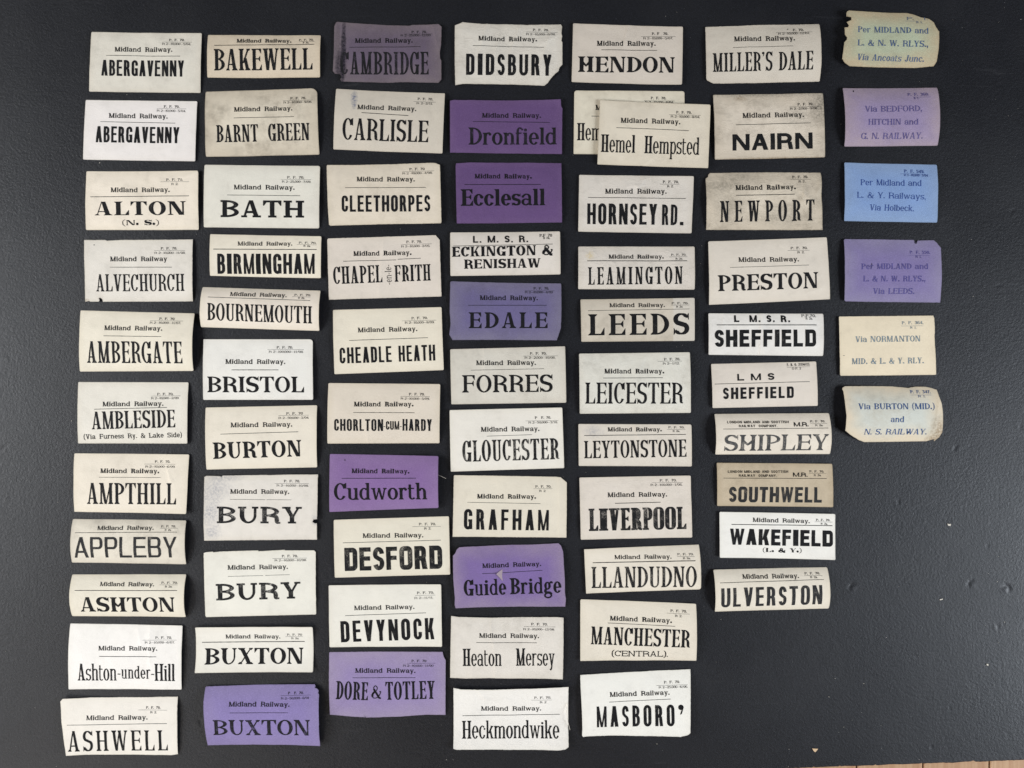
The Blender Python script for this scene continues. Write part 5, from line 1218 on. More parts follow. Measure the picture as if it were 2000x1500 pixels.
 {'spots': [(0.1, 0.25, 0.3, 0.1, 'dark', 0.5), (0.3, 0.12, 0.25, 0.15, 'dark', 0.4), (0.6, 0.8, 0.3, 0.15, 'dark', 0.4), (0.2, 0.6, 0.15, 0.3, 'dark', 0.4)], 'crump': 2, 'dirt': 1, 'cr': [(0.82, 0.35, 0.9, 0.5, 0.35), (0.95, 0.4, 1, 0.2, 0.35), (0.85, 0.25, 0.83, 0.5, 0.3)], 'out': [(179.33, 190.15), (181.52, 191.89), (181.96, 194.23), (183.71, 195.68), (212.85, 195.97), (241.99, 196.27), (285.99, 195.97), (286.57, 191.6), (285.99, 174.12), (287.3, 142.5), (227.42, 142.79), (180.06, 142.94)]},
 [('company_line', 'hd', 0.29, 'Midland Railway.', (206.58, 179.07), (262.39, 179.95), 4.66, '', {}),
  ('form_number', 'hd', 0.2, 'P. F. 70.', (259.62, 190.44), (274.33, 190.67), 2.48, 'fine', {}),
  ('rule', '', 0, '', (258.02, 189.27), (276.96, 189.57), 0.22, 'fine', {}),
  ('print_code', 'hd', 0.17, 'R 2.', (265.3, 186.36), (271.42, 186.45), 2.19, 'fine', {}),
  ('rule', '', 0, '', (207.02, 174.26), (261.08, 175.28), 0.58, '', {}),
  ('place_name', 'cl', 0.18, 'NEWPORT', (192.45, 149.79), (279.43, 151.1), 19.23, '', {'gap': 0.25})]),
('shiny grey-white narrow luggage label printed LEAMINGTON with a yellow stain','greyw',[(61.42, 127.52), (169.14, 127.38), (169.01, 87.35), (61.29, 87.89)],
 {'spots': [(0.1, 0.22, 0.04, 0.12, 'yellow', 0.7)], 'crump': 2, 'dirt': 0.3, 'cr': [(0.62, 1, 0.7, 0.85, 0.3)]},
 [('company_line', 'hd', 0.29, 'Midland Railway.', (89.48, 115.94), (140.54, 116.08), 3.81, '', {}),
  ('form_number', 'hd', 0.22, 'P. F. 70.', (147.35, 118.67), (161.24, 118.71), 1.91, 'fine', {}),
  ('rule', '', 0, '', (145.58, 117.72), (162.2, 117.76), 0.2, 'fine', {}),
  ('print_code', 'hd', 0.17, 'R 2a.', (151.3, 114.99), (157.84, 115.01), 1.77, 'fine', {}),
  ('rule', '', 0, '', (69.59, 113.9), (162.06, 113.9), 0.61, '', {}),
  ('place_name', 'cl', 0.19, 'LEAMINGTON', (70.41, 91.84), (157.98, 92.66), 16.07, '', {'gap': 0.14})]),
('beige narrow luggage label printed LEEDS with a paler strip at its right end','dirty3',[(63.33, 78.36), (168.87, 79.72), (169.01, 39.96), (64.28, 39.14)],
 {'strip': 0.81, 'dirt': 0.6},
 [('company_line', 'hd', 0.225, 'Midland Railway.', (90.29, 71.0), (141.36, 71.28), 3.81, '', {}),
  ('form_number', 'hd', 0.22, 'P. F. 70.', (147.76, 73.73), (162.74, 73.81), 1.91, 'fine', {}),
  ('rule', '', 0, '', (146.94, 72.91), (163.97, 73.0), 0.2, 'fine', {}),
  ('print_code', 'hd', 0.17, 'R 2a.', (151.85, 70.6), (158.11, 70.63), 1.77, 'fine', {}),
  ('rule', '', 0, '', (70.27, 67.87), (163.97, 69.37), 0.34, '', {}),
  ('place_name', 'wl', 0.24, 'LEEDS', (70.68, 44.99), (163.97, 45.95), 19.47, '', {'gap': 0.2})]),
('mottled off-white luggage label printed LEICESTER in tall serif letters','greyw2',[(61.97, 28.11), (164.65, 29.47), (165.74, -26.77), (62.65, -27.59)],
 {'dirt': 0.5, 'crump': 1.5, 'cr': [(0.5, 0.45, 0.6, 0.05, 0.2)]},
 [('company_line', 'hd', 0.29, 'Midland Railway.', (85.39, 9.72), (140.68, 9.72), 4.36, '', {}),
  ('form_number', 'hd', 0.2, 'P. F. 70.', (140.68, 21.71), (155.39, 21.9), 2.32, 'fine', {}),
  ('rule', '', 0, '', (134.69, 20.89), (157.16, 21.19), 0.2, 'fine', {}),
  ('print_code', 'hc', 0.17, 'R 2—1/12.', (139.59, 17.89), (154.84, 18.1), 2.04, 'fine', {}),
  ('rule', '', 0, '', (84.3, 5.5), (139.45, 5.77), 0.44, '', {}),
  ('place_name', 'cl', 0.175, 'LEICESTER', (67.69, -18.19), (158.11, -18.19), 19.47, '', {})]),
('cream narrow luggage label printed LEYTONSTONE in serif letters','pinkw',[(61.42, -36.99), (166.28, -37.53), (166.56, -76.34), (61.83, -75.93)],
 {'spots': [(0.13, 0.18, 0.09, 0.16, 'blue', 0.45)], 'dirt': 0.15, 'cr': [(0.5, 0.05, 0.52, 0.3, 0.3)]},
 [('company_line', 'hd', 0.29, 'Midland Railway.', (88.66, -43.93), (138.77, -43.93), 3.81, '', {}),
  ('form_number', 'hd', 0.22, 'P. F. 70.', (144.9, -41.07), (159.61, -41.15), 1.91, 'fine', {}),
  ('rule', '', 0, '', (143.54, -42.16), (160.56, -42.25), 0.2, 'fine', {}),
  ('print_code', 'hd', 0.17, 'R 2a.', (148.85, -44.48), (155.39, -44.51), 1.77, 'fine', {}),
  ('rule', '', 0, '', (66.87, -47.75), (160.97, -46.66), 0.54, '', {}),
  ('place_name', 'cl', 0.18, 'LEYTONSTONE', (66.87, -68.85), (161.52, -67.36), 16.07, '', {})]),
('pinkish-white luggage label printed PRESTON, tilted up to the right','pinkw',[(181.67, 132.15), (291.3, 135.83), (294.02, 78.36), (182.49, 73.32)],
 {'dirt': 0.15, 'tilt': (1, 1, 2, 0), 'cr': [(0.8, 0.9, 0.95, 0.8, 0.2)], 'rc': (1.36, 1.09, 0.82, 0.54)},
 [('company_line', 'hd', 0.225, 'Midland Railway.', (209.18, 112.68), (265.01, 113.22), 4.36, '', {}),
  ('form_number', 'hd', 0.2, 'P. F. 70.', (257.66, 124.52), (273.18, 124.68), 2.32, 'fine', {}),
  ('rule', '', 0, '', (254.94, 123.43), (275.09, 123.63), 0.2, 'fine', {}),
  ('print_code', 'hd', 0.17, 'R 2.', (263.79, 120.71), (270.19, 120.77), 2.04, 'fine', {}),
  ('rule', '', 0, '', (201.42, 107.64), (274.27, 109.82), 0.34, '', {}),
  ('place_name', 'wl', 0.24, 'PRESTON', (190.52, 85.71), (283.13, 88.71), 14.71, '', {})]),
('cool white narrow luggage label printed SHEFFIELD in heavy letters, upright creases across it','white',[(181.67, 65.42), (288.57, 65.15), (288.3, 25.93), (181.94, 27.02)],
 {'cr': [(0.45, 0, 0.45, 1, 0.4), (0.47, 0, 0.48, 1, 0.25), (0.13, 0, 0.12, 0.6, 0.2), (0.85, 0, 0.84, 1, 0.2)], 'crump': 1.5, 'dirt': 0.2, 'tilt': (1.5, 0, 0, 1.5)},
 [('company_line', 'gw', 0.28, 'L  M. S. R.', (205.5, 57.25), (257.8, 57.25), 6.4, '', {'gap': 0.2}),
  ('form_number', 'hd', 0.2, 'P.F.70.', (267.87, 61.88), (281.49, 61.85), 2.72, 'fine', {}),
  ('print_code', 'hd', 0.17, 'R 2a.', (271.69, 59.57), (278.36, 59.55), 2.04, 'fine', {}),
  ('rule', '', 0, '', (189.3, 54.66), (281.76, 54.66), 0.68, '', {}),
  ('place_name', 'gs', 0.3, 'SHEFFIELD', (187.39, 34.24), (281.08, 34.64), 15.8, '', {'gap': 0.13})]),
('beige narrow luggage label printed SHEFFIELD in small letters under spaced initials','pinkw',[(184.53, 18.58), (281.49, 20.89), (283.13, -20.24), (185.62, -22.28)],
 {'dirt': 0.15},
 [('company_line', 'gw', 0.26, 'L M S', (208.5, 3.05), (242.68, 3.87), 6.26, '', {'gap': 0.2}),
  ('form_number', 'hd', 0.2, 'F. R. O. 21556/12).', (254.53, 16.67), (275.91, 17.18), 2.32, 'fine', {}),
  ('rule', '', 0, '', (254.53, 15.44), (275.64, 15.95), 0.2, 'fine', {}),
  ('print_code', 'hc', 0.17, 'O P. 3', (259.16, 13.13), (267.47, 13.33), 2.04, 'fine', {}),
  ('rule', '', 0, '', (187.53, -0.08), (275.23, 2.23), 0.44, '', {}),
  ('place_name', 'gs', 0.27, 'SHEFFIELD', (195.29, -14.11), (260.66, -12.88), 10.62, '', {'gap': 0.2})]),
('cream curled narrow luggage label printed SHIPLEY in greyish serif letters','cream4',[(187.39, -27.73), (293.34, -26.91), (294.57, -64.9), (188.21, -65.31)],
 {'arch': 5.5, 'dirt': 0.2},
 [('company_line', 'gw', 0.2, 'LONDON MIDLAND AND SCOTTISH', (198.42, -36.31), (255.07, -36.17), 2.32, '', {'gap': 0.2}),
  ('company_line', 'gw', 0.2, 'RAILWAY  COMPANY.', (208.91, -39.85), (244.45, -39.71), 2.32, '', {'gap': 0.2}),
  ('company_initials', 'gw', 0.24, 'M.R.', (259.57, -39.17), (273.32, -39.03), 3.95, '', {'gap': 0.1}),
  ('form_number', 'hd', 0.22, 'P. F. 70.', (274.96, -35.49), (288.57, -35.38), 2.04, 'fine', {}),
  ('rule', '', 0, '', (274.96, -36.58), (290.34, -36.46), 0.2, 'fine', {}),
  ('print_code', 'hd', 0.17, 'R 2a.', (279.31, -38.89), (286.39, -38.84), 1.77, 'fine', {}),
  ('rule', '', 0, '', (194.47, -41.48), (291.16, -40.53), 0.44, '', {}),
  ('place_name', 'wl', 0.22, 'SHIPLEY', (195.7, -61.91), (291.57, -61.09), 14.98, 'grey', {'hn': 1})]),
('warm-white luggage label printed LIVERPOOL in heavy slab letters','pinkw',[(62.37, -86.63), (165.38, -84.74), (166.87, -142.13), (63.72, -144.3)],
 {'dirt': 0.15, 'crump': 1.5, 'cr': [(0.52, 0.6, 0.55, 1, 0.2)]},
 [('company_line', 'hd', 0.225, 'Midland Railway.', (88.49, -104.77), (143.59, -104.1), 4.33, '', {}),
  ('form_number', 'hd', 0.2, 'P. F. 70.', (136.82, -90.42), (152.38, -90.23), 2.3, 'fine', {}),
  ('rule', '', 0, '', (129.78, -91.51), (158.21, -91.16), 0.2, 'fine', {}),
  ('print_code', 'hc', 0.17, 'R 2—100,000—1/06.', (128.42, -94.48), (157.66, -94.13), 2.03, 'fine', {}),
  ('rule', '', 0, '', (95.4, -110.46), (137.49, -109.37), 0.54, '', {}),
  ('place_name', 'slab2', 0.31, 'LIVERPOOL', (71.3, -136.18), (161.45, -134.28), 20.71, 'worn', {'gap': 0.04})]),
('cream narrow luggage label printed LLANDUDNO in tall thin serif letters','cream',[(66.7, -152.96), (173.1, -148.77), (174.72, -190.05), (68.59, -193.98)],
 {'arch': 5, 'archl': 0.2, 'dirt': 0.15, 'rc': (0.41, 0.41, 1.9, 0.41)},
 [('company_line', 'hd', 0.225, 'Midland Railway.', (94.85, -162.03), (147.24, -161.22), 3.79, '', {}),
  ('form_number', 'hd', 0.22, 'P. F. 70.', (152.79, -158.24), (167.55, -158.01), 1.9, 'fine', {}),
  ('rule', '', 0, '', (152.38, -159.32), (168.22, -159.08), 0.2, 'fine', {}),
  ('print_code', 'hd', 0.17, 'R 2a.', (157.8, -161.63), (164.57, -161.52), 1.76, 'fine', {}),
  ('rule', '', 0, '', (74.68, -165.42), (168.9, -162.84), 0.68, '', {}),
  ('place_name', 'cl', 0.17, 'LLANDUDNO', (73.74, -188.97), (170.39, -187.48), 19.63, 'worn', {})]),
('brownish tan narrow luggage label printed SOUTHWELL in heavy sans letters','brownish',[(189.61, -72.96), (296.68, -73.91), (297.09, -113.98), (190.02, -113.03)],
 {'dirt': 0.5, 'cr': [(0.0, 0.2, 0.08, 0.0, 0.3)]},
 [('company_line', 'gw', 0.2, 'LONDON MIDLAND AND SCOTTISH', (199.76, -82.17), (255.67, -82.3), 2.3, '', {'gap': 0.2}),
  ('company_line', 'gw', 0.2, 'RAILWAY  COMPANY.', (209.92, -85.82), (245.11, -85.96), 2.3, '', {'gap': 0.2}),
  ('company_initials', 'gw', 0.24, 'M.R.', (260.0, -85.69), (273.54, -85.82), 3.79, '', {'gap': 0.1}),
  ('form_number', 'hd', 0.22, 'P. F. 70.', (275.16, -81.9), (288.7, -82.01), 2.03, 'fine', {}),
  ('rule', '', 0, '', (274.62, -82.84), (290.73, -82.99), 0.2, 'fine', {}),
  ('print_code', 'hd', 0.17, 'R 2a.', (279.22, -85.28), (286.13, -85.34), 1.76, 'fine', {}),
  ('rule', '', 0, '', (195.7, -87.04), (291.13, -87.45), 0.43, '', {}),
  ('place_name', 'gs', 0.27, 'SOUTHWELL', (200.85, -109.37), (286.4, -109.78), 14.35, 'soft', {'gap': 0.12})]),
('bright white narrow luggage label printed WAKEFIELD in heavy letters running to its right edge','white2',[(192.05, -118.31), (299.26, -120.34), (298.72, -162.57), (192.18, -160.68)],
 {'dirt': 0.06, 'tilt': (0, 1, 3, 2)},
 [('company_line', 'hd', 0.225, 'Midland Railway.', (222.91, -127.65), (275.57, -128.87), 3.93, '', {}),
  ('form_number', 'hd', 0.22, 'P. F. 70.', (281.39, -126.7), (294.52, -127.01), 2.03, 'fine', {}),
  ('rule', '', 0, '', (280.31, -127.51), (296.55, -127.89), 0.2, 'fine', {}),
  ('print_code', 'hd', 0.17, 'R 2a.', (285.72, -130.22), (292.22, -130.37), 1.76, 'fine', {}),
  ('rule', '', 0, '', (203.15, -129.95), (296.55, -131.17), 0.61, '', {}),
  ('place_name', 'gs', 0.36, 'WAKEFIELD', (201.52, -148.63), (296.55, -150.53), 14.89, '', {'gap': 0.12}),
  ('subtitle', 'fat', 0.42, '(L. & Y.)', (231.98, -155.53), (268.12, -155.94), 3.79, '', {})]),
('cream curled narrow luggage label printed ULVERSTON in bold sans letters','cream',[(186.36, -171.91), (292.08, -169.75), (293.57, -208.06), (187.99, -211.03)],
 {'arch': 5.5, 'dirt': 0.1},
 [('company_line', 'hd', 0.225, 'Midland Railway.', (212.62, -179.63), (264.74, -178.95), 3.93, '', {}),
  ('form_number', 'hd', 0.22, 'P. F. 70.', (270.29, -175.97), (284.37, -175.79), 2.03, 'fine', {}),
  ('rule', '', 0, '', (269.75, -176.92), (286.4, -176.71), 0.2, 'fine', {}),
  ('print_code', 'hd', 0.17, 'R 2a.', (275.16, -179.09), (281.93, -179.0), 1.76, 'fine', {}),
  ('rule', '', 0, '', (191.64, -183.15), (287.21, -180.17), 0.43, '', {}),
  ('place_name', 'gs', 0.185, 'ULVERSTON', (192.99, -206.3), (285.99, -203.32), 18.27, 'soft', {'gap': 0.15})]),
('cream luggage label printed MANCHESTER (CENTRAL).','cream4',[(63.31, -199.41), (170.39, -203.48), (170.66, -256.13), (63.18, -256.27)],
 {'arch': 4, 'archl': 0.2, 'dirt': 0.08, 'tilt': (0, 0, 1, 0), 'rc': (1.35, 1.08, 0.41, 0.41)},
 [('company_line', 'hd', 0.29, 'Midland Railway.', (90.52, -218.77), (147.65, -220.67), 4.33, '', {}),
  ('form_number', 'hd', 0.2, 'P. F. 70.', (146.56, -210.79), (161.45, -211.28), 2.3, 'fine', {}),
  ('rule', '', 0, '', (143.31, -211.87), (164.16, -212.56), 0.2, 'fine', {}),
  ('print_code', 'hd', 0.17, 'R 2.', (150.62, -215.12), (156.85, -215.32), 2.03, 'fine', {}),
  ('rule', '', 0, '', (88.63, -221.07), (150.62, -223.65), 0.43, '', {}),
  ('place_name', 'cl', 0.2, 'MANCHESTER', (72.92, -240.84), (164.03, -243.54), 16.51, '', {}),
  ('subtitle', 'hd', 0.15, '(CENTRAL).', (92.15, -252.07), (144.26, -252.61), 5.41, '', {})]),
("white luggage label printed MASBORO' with a turned-up lower right corner",'white2',[(63.18, -269.53), (165.24, -264.26), (164.57, -323.95), (65.07, -326.79)],
 {'tilt': (0, 0, 4, 1), 'dirt': 0.08, 'out': [(63.18, -269.53), (105.68, -267.23), (132.76, -265.74), (165.24, -264.26), (164.97, -288.08), (164.7, -321.92), (162.54, -323.95), (155.77, -325.98), (132.76, -325.98), (92.15, -325.98), (69.13, -326.39), (65.89, -326.93), (64.8, -325.31), (65.07, -319.21), (64.53, -301.62), (63.45, -281.31)]},
 [('company_line', 'hd', 0.225, 'Midland Railway.', (90.39, -289.03), (145.62, -287.0), 4.33, '', {}),
  ('form_number', 'hd', 0.2, 'P. F. 70.', (140.61, -276.98), (155.23, -276.44), 2.3, 'fine', {}),
  ('rule', '', 0, '', (133.43, -278.87), (162.27, -277.81), 0.2, 'fine', {}),
  ('print_code', 'hc', 0.17, 'R 2—25,000—6/06.', (135.73, -281.45), (162.27, -280.47), 2.03, 'fine', {}),
  ('rule', '', 0, '', (89.85, -293.76), (146.56, -290.92), 0.43, '', {}),
  ('place_name', 'gs', 0.24, "MASBORO'", (78.61, -317.59), (159.15, -315.69), 19.76, '', {'gap': 0.18})]),
('yellow-green ragged label printed Via Ancoats Junc. in blue','yelgreen',[(305.4, 344.59), (393.99, 344.3), (393.55, 292.72), (304.67, 293.31)],
 {'arch': 4, 'dirt': 0.5, 'cr': [(0.36, 0.68, 0.42, 0.76, 0.3)], 'tilt': (4.5, 0, 0, 3.5), 'out': [(308.31, 341.97), (309.04, 343.43), (310.94, 344.59), (333.08, 344.3), (365.87, 343.57), (368.78, 342.85), (372.42, 341.68), (378.25, 339.2), (385.54, 337.6), (389.62, 334.1), (391.37, 329.29), (393.99, 324.92), (393.4, 308.17), (392.38, 297.97), (389.91, 293.89), (372.42, 292.72), (343.28, 293.31), (311.96, 293.6), (306.86, 296.8), (304.52, 300.15), (305.4, 308.17), (306.13, 314.72), (308.31, 317.2), (308.75, 319.1), (306.56, 322.01), (306.27, 328.27), (309.48, 328.57), (310.35, 330.31), (308.31, 333.23), (312.68, 335.41), (312.68, 338.04), (308.02, 338.77)]},
 [('form_number', 'hd', 0.2, 'P.  1.', (364.85, 336.29), (384.08, 336.23), 2.91, 'blueink', {}),
  ('rule', '', 0, '', (362.95, 335.12), (372.42, 335.09), 0.22, 'blueink', {}),
  ('print_code', 'hd', 0.17, 'R 1.', (373.15, 332.94), (378.98, 332.92), 2.19, 'blueink', {}),
  ('route_line', 'md', 0.2, 'Per MIDLAND and', (318.8, 324.34), (384.08, 323.03), 5.54, 'blueink', {}),
  ('route_line', 'md', 0.2, 'L. & N. W. RLYS.,', (318.51, 311.96), (383.79, 310.79), 5.54, 'blueink', {}),
  ('route_line', 'md', 0.2, 'Via Ancoats Junc.', (318.22, 299.13), (380.58, 297.68), 5.54, 'blueink', {'sh': 0.12})]),
('mauve-pink curled label printed Via BEDFORD, HITCHIN in violet ink','mauvepink',[(305.84, 273.78), (393.84, 274.51), (394.72, 221.04), (307.73, 219.87)],
 {'arch': 5, 'tilt': (1.5, 0, 0, 1.2), 'dirt': 0.4, 'spots': [(0.11, 0.06, 0.008, 0.018, 'ink', 1)]},
 [('form_number', 'hd', 0.2, 'P. F. 360.', (365.43, 266.06), (384.95, 266.22), 2.91, 'violetink', {}),
  ('rule', '', 0, '', (370.24, 264.75), (386.27, 264.88), 0.22, 'violetink', {}),
  ('print_code', 'hd', 0.17, 'R 1.', (370.67, 262.71), (375.34, 262.75), 2.19, 'violetink', {}),
  ('route_line', 'md', 0.18, 'Via BEDFORD,', (324.92, 250.61), (377.52, 251.2), 5.39, 'violetink', {}),
  ('route_line', 'md', 0.18, 'HITCHIN and', (328.13, 238.67), (374.17, 238.96), 5.39, 'violetink', {}),
  ('route_line', 'md', 0.18, 'G. N. RAILWAY.', (322.15, 226.13), (379.42, 226.72), 5.39, 'violetink', {})]),
('sky blue label printed Per Midland and, Via Holbeck','blue',[(307.58, 205.01), (393.7, 203.26), (394.13, 149.64), (307.73, 150.95)],
 {'dirt': 0.2, 'cr': [(0.08, 0.55, 0.04, 0.8, 0.2)]},
 [('form_number', 'hd', 0.2, 'P. F. 549.', (362.66, 195.54), (381.75, 195.15), 2.91, 'navyink', {}),
  ('rule', '', 0, '', (359.6, 194.52), (383.5, 194.03), 0.22, 'navyink', {}),
  ('print_code', 'hc', 0.17, 'R 1—10,000—3/04', (362.52, 192.19), (384.81, 191.73), 2.19, 'navyink', {}),
  ('route_line', 'md', 0.15, 'Per Midland and', (322.15, 183.73), (378.54, 183.01), 5.54, 'navyink', {}),
  ('route_line', 'md', 0.15, 'L. & Y. Railways,', (318.8, 172.08), (382.62, 170.62), 5.54, 'navyink', {}),
  ('route_line', 'md', 0.15, 'Via Holbeck.', (330.75, 160.57), (371.99, 159.84), 5.54, 'navyink', {})]),
('violet label printed Via LEEDS in blue with its upper right corner cut','violet4',[(307.23, 134.19), (396.87, 133.19), (396.87, 75.47), (307.8, 76.47)],
 {'dirt': 0.3, 'spots': [(0.745, 0.03, 0.015, 0.03, 'ink', 0.9), (0.275, 0.42, 0.006, 0.04, 'ink', 0.8)], 'cr': [(0.06, 0.2, 0.03, 0.6, 0.2)], 'out': [(307.23, 133.19), (308.37, 134.19), (342.01, 134.04), (372.22, 133.47), (373.64, 132.05), (374.78, 131.19), (376.21, 133.05), (390.75, 133.19), (393.31, 130.91), (396.73, 125.63), (396.87, 75.47), (342.01, 76.04), (308.66, 76.47), (307.52, 77.61)]},
 [('form_number', 'hd', 0.2, 'P. F. 550.', (367.66, 120.5), (386.47, 120.29), 2.85, 'violetink2', {}),
  ('rule', '', 0, '', (366.52, 119.08), (386.19, 118.86), 0.21, 'violetink2', {}),
  ('print_code', 'hd', 0.17, 'R 1.', (372.79, 116.66), (378.35, 116.59), 2.14, 'violetink2', {}),
  ('route_line', 'md', 0.2, 'Per MIDLAND and', (322.48, 105.97), (384.19, 106.11), 5.27, 'violetink2', {}),
  ('route_line', 'md', 0.2, 'L. & N. W. RLYS.,', (324.33, 94.71), (381.91, 94.71), 5.27, 'violetink2', {}),
  ('route_line', 'md', 0.2, 'Via LEEDS.', (333.88, 83.31), (372.22, 83.31), 5.27, 'violetink2', {})]),
('buff yellow label printed Via NORMANTON in faint grey-blue','buff',[(302.67, 62.5), (391.03, 63.36), (392.6, 8.49), (303.95, 7.63)],
 {'dirt': 0.15, 'spots': [(0.04, 0.66, 0.01, 0.006, 'ink', 0.6)], 'out': [(302.67, 61.93), (303.24, 62.5), (342.01, 62.93), (390.18, 63.36), (391.03, 60.79), (391.32, 47.96), (391.03, 43.69), (391.74, 30.86), (392.6, 9.06), (391.89, 8.49), (342.01, 7.92), (304.52, 7.63), (303.67, 8.49)]},
 [('form_number', 'hd', 0.2, 'P. F. 364.', (360.96, 55.23), (380.77, 55.42), 2.85, 'greyblueink', {}),
  ('rule', '', 0, '', (360.25, 53.67), (380.77, 53.86), 0.21, 'greyblueink', {}),
  ('print_code', 'hd', 0.17, 'R 1.', (368.51, 51.1), (374.5, 51.16), 2.14, 'greyblueink', {}),
  ('route_line', 'md', 0.2, 'Via NORMANTON', (317.78, 38.7), (378.06, 39.41), 5.42, 'greyblueink', {}),
  ('route_line', 'md', 0.2, 'MID. & L. & Y. RLY.', (314.64, 18.32), (381.34, 19.18), 5.42, 'greyblueink', {})]),
('pale blue and brown ragged curled label printed Via BURTON (MID.)','paleblue',[(305.38, -2.34), (392.6, -2.34), (396.45, -52.94), (307.09, -53.22)],
 {'arch': 6, 'tilt': (3, 0, 0, 2), 'dirt': 0.6, 'spots': [(0.66, 0.83, 0.011, 0.016, 'ink', 1), (0.97, 0.85, 0.1, 0.3, 'brown', 0.9), (0.9, 0.97, 0.07, 0.08, 'brown', 0.8)], 'cr': [(0.98, 0.3, 0.92, 0.75, 0.35), (0.92, 0.75, 0.84, 1, 0.35)], 'out': [(304.67, -4.77), (305.24, -3.34), (307.8, -2.06), (332.03, -1.92), (351.98, -2.2), (366.95, -3.63), (373.36, -2.49), (383.33, -2.49), (387.9, -3.63), (392.46, -5.34), (393.6, -11.89), (395.45, -19.02), (396.16, -27.85), (396.45, -44.67), (394.45, -49.23), (390.75, -52.94), (389.89, -50.94), (383.33, -52.94), (353.41, -53.51), (326.33, -53.79), (320.63, -51.8), (312.08, -46.81), (307.09, -42.96), (307.52, -30.42), (306.38, -19.02), (305.52, -6.48)]},
 [('form_number', 'hd', 0.2, 'P. F. 347.', (367.94, -8.61), (386.47, -8.61), 2.85, 'blueink2', {}),
  ('rule', '', 0, '', (367.66, -10.18), (386.76, -10.18), 0.21, 'blueink2', {}),
  ('print_code', 'hd', 0.17, 'R 1.', (374.5, -12.32), (381.2, -12.32), 2.14, 'blueink2', {}),
  ('route_line', 'md', 0.2, 'Via BURTON (MID.)', (318.35, -23.29), (388.75, -23.15), 5.42, 'blueink2', {}),
  ('route_line', 'md', 0.2, 'and', (348.42, -35.12), (360.53, -35.12), 5.42, 'blueink2', {}),
  ('route_line', 'md', 0.18, 'N. S. RAILWAY.', (324.62, -46.66), (382.19, -46.52), 5.27, 'blueink2', {'sh': 0.1})])
]

GROUP='paper luggage labels laid out on the black board'
def build_label(ident,desc,tone,cor,o,items):
    sh=Sheet(cor,o,ident)
    cen=sh.xy(.5,.5)
    root=bpy.data.objects.new('luggage_label',None); COL.objects.link(root); root.empty_display_size=.01
    root.location=(cen.x*MM,cen.y*MM,0)
    root['label']=desc; root['category']='paper label'; root['group']=GROUP
    o=dict(o); o['size']=(sh.w,sh.h)
    pm,pc=paper_material(tone,o,ident)
    build_paper(sh,o,pm,root,cen,ident)
    for (role,st,S,txt,a,b,h,ik,k) in items:
        mat=ink(ik or 'black',pc)
        if role=='rule':
            L=math.hypot(b[0]-a[0],b[1]-a[1]); n=max(1,int(L/1.5)); hh=h
            rg=random.Random(int(a[0]*10)+ident)
            polys=[]
            for i in range(n):
                y=lambda x:.12*noise.noise(Vector((x*.2,ident,4)))
                xa,xb=L/hh*i/n,L/hh*(i+1)/n
                wa=.5+.12*noise.noise(Vector((i*.4,ident,8))); wb=.5+.12*noise.noise(Vector(((i+1)*.4,ident,8)))
                polys.append([(xa,-wa),(xb,-wb),(xb,wb),(xa,wa)])
            build_print('rule',sh,polys,a[0],a[1],b[0],b[1],hh,mat,root,cen)
        else:
            L=math.hypot(b[0]-a[0],b[1]-a[1])
            polys=layout(txt,st,S,L/h,k.get('sh',0),k.get('gap'),k.get('hn',0))
            build_print(role,sh,polys,a[0],a[1],b[0],b[1],h,mat,root,cen)
    if 'flap' in o:
        # a scrap torn up from the sheet, showing its pale back
        vs=[]
        for k_,p in enumerate(o['flap']):
            u,v=sh.inv(p); z=sh.z(u,v); vs.append(((p[0]-cen.x)*MM,(p[1]-cen.y)*MM,(z+(1.1 if k_==0 else .12))*MM))
        vs+=[(x,y,z-.00009) for x,y,z in vs]
        mesh_obj('torn_flap',vs,[(0,2,1),(3,4,5),(0,1,4,3),(1,2,5,4),(2,0,3,5)],plain('paper_back',srgb(176,158,166)),root)['label']='small pale torn flap'
    return root
for i_,(desc,tone,cor,o,items) in enumerate(LABELS): build_label(i_+1,desc,tone,cor,o,items)

# ------------------------------------------------------------------ scraps, fibres, dust
def P(px,py): return ((px-1000)*.475*MM,(750-py)*.475*MM)
def scrap(name,pts,th,mat,label,cat,lift=.2):
    cx=sum(P(*p)[0] for p in pts)/len(pts); cy=sum(P(*p)[1] for p in pts)/len(pts); n=len(pts)
    rg=random.Random(len(label))
    vs=[(P(*p)[0]-cx,P(*p)[1]-cy,(.12+rg.random()*lift)*MM) for p in pts]; vs=vs+[(x,y,z+th*MM) for x,y,z in vs]
    fs=[tuple(range(n))[::-1],tuple(range(n,2*n))]+[(i,(i+1)%n,n+(i+1)%n,n+i) for i in range(n)]
    vs=vs
    o=mesh_obj(name,vs,fs,mat); o.location=(cx,cy,0); o['label']=label; o['category']=cat; return o
pale=plain('pale_scrap',srgb(226,218,204)); tanm=plain('tan_scrap',srgb(222,190,152))
scrap('paper_scrap',[(1585.5,1461.3),(1597.5,1462),(1592,1468.5),(1589.5,1467)][::-1],.5,tanm,'tiny tan triangular scrap lying low on the bare board','scrap')
scrap('paper_scrap',[(1850,1022.5),(1853.5,1023.5),(1856.5,1023),(1855.8,1027),(1851.5,1026.5)][::-1],.6,pale,'tiny pale chip on the bare board level with the WAKEFIELD label','scrap')
scrap('paper_scrap',[(1835,1170.5),(1841,1169),(1841,1170.8),(1835.5,1172)][::-1],.3,pale,'tiny white sliver on the bare board right of the ULVERSTON label','scrap')
scrap('paper_scrap',[(1926,1296.5),(1929.5,1296.5),(1930,1299.5),(1927.5,1299.5)][::-1],.5,pale,'tiny bright crumb on the bare board near its right side','scrap')
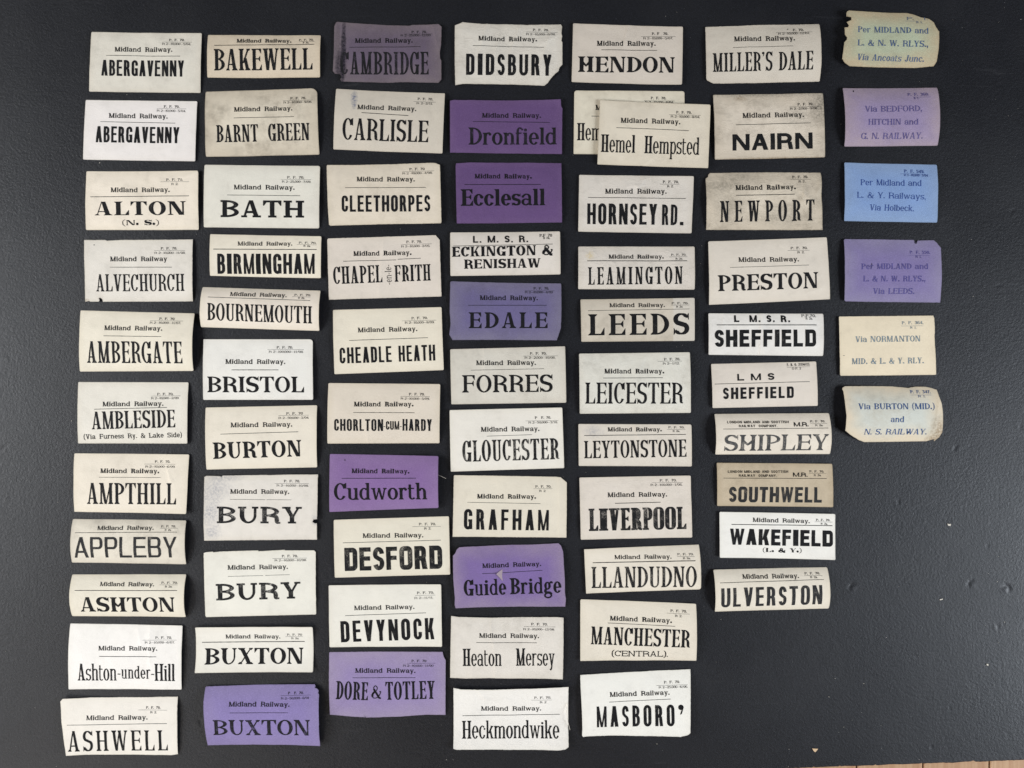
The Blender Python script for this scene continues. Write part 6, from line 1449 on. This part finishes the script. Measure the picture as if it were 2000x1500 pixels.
def fibre(pts,r,mat,label):
    p=spline(pts,6); vs=[];fs=[]; n=len(p)
    p3=[Vector((P(a,b)[0],P(a,b)[1],(1.6+1.0*math.sin(i/n*3.1))*MM)) for i,(a,b) in enumerate(p)]
    c=p3[0].copy()
    for i in range(n):
        t=(p3[min(n-1,i+1)]-p3[max(0,i-1)]).normalized(); s_=t.cross(Vector((0,0,1))).normalized(); u=s_.cross(t)
        for k in range(5):
            a=2*math.pi*k/5; q=p3[i]-c+(s_*math.cos(a)+u*math.sin(a))*r*MM; vs.append(tuple(q))
    for i in range(n-1):
        for k in range(5): fs.append((i*5+k,i*5+(k+1)%5,(i+1)*5+(k+1)%5,(i+1)*5+k))
    o=mesh_obj('fibre',vs,fs,mat,None,True); o.location=c; o['label']=label; o['category']='fibre'
fibre([(855.5,927),(862,929.5),(871,934)],.22,pale,'short pale fibre sticking out from the right edge of the Cudworth label')
fibre([(1108,1372),(1106.5,1390),(1108.5,1405),(1113,1424)],.18,pale,'loose white thread curling beside the right edge of the Heckmondwike label')
# dust specks: uncountable, one object
rng=random.Random(11); vs=[];fs=[]
fixed=[(1996-2,38),(248,185),(195,318),(1897,468),(1901,579),(1731,1245),(1950,1255),(1687,1335),(1631,1325),(1619,1361),(1638,1430),(1795,1483),(1925,1300),(1962,1215),(1948,1136),(1950,1087),(140,822),(147,1300),(113,981),(872,1484),(885,1484),(1408,1210),(1648,1420),(1540,1497),(110,1497),(1322,24),(1300,32),(1930,1120),(1541,1463),(1283,1453)]
allp=[(x,y,rng.uniform(.25,.42)) for x,y in fixed]
while len(allp)<420:
    x,y=rng.uniform(10,1990),rng.uniform(10,1470)
    if x>1640 or x<130 or rng.random()<.45: allp.append((x,y,rng.choice((.09,.11,.13,.16,.2))))
for (x,y,r) in allp:
    cx,cy=P(x,y); k=len(vs); a0=rng.random()*6; n=5
    el=rng.uniform(.45,1)
    for lvl,z,f in ((0,0.02,1),(1,r*.8,.55)):
        for j in range(n):
            a=a0+2*math.pi*j/n; rr=r*f*rng.uniform(.7,1.2); vs.append((cx+rr*math.cos(a)*MM,cy+rr*el*math.sin(a)*MM,(z+.1)*MM))
    fs.append(tuple(range(k+n,k+2*n)))
    for j in range(n): fs.append((k+j,k+(j+1)%n,k+n+(j+1)%n,k+n+j))
d=mesh_obj('dust',vs,fs,pale); d['kind']='stuff'; d['label']='fine pale dust specks scattered over the black board'; d['category']='dust'
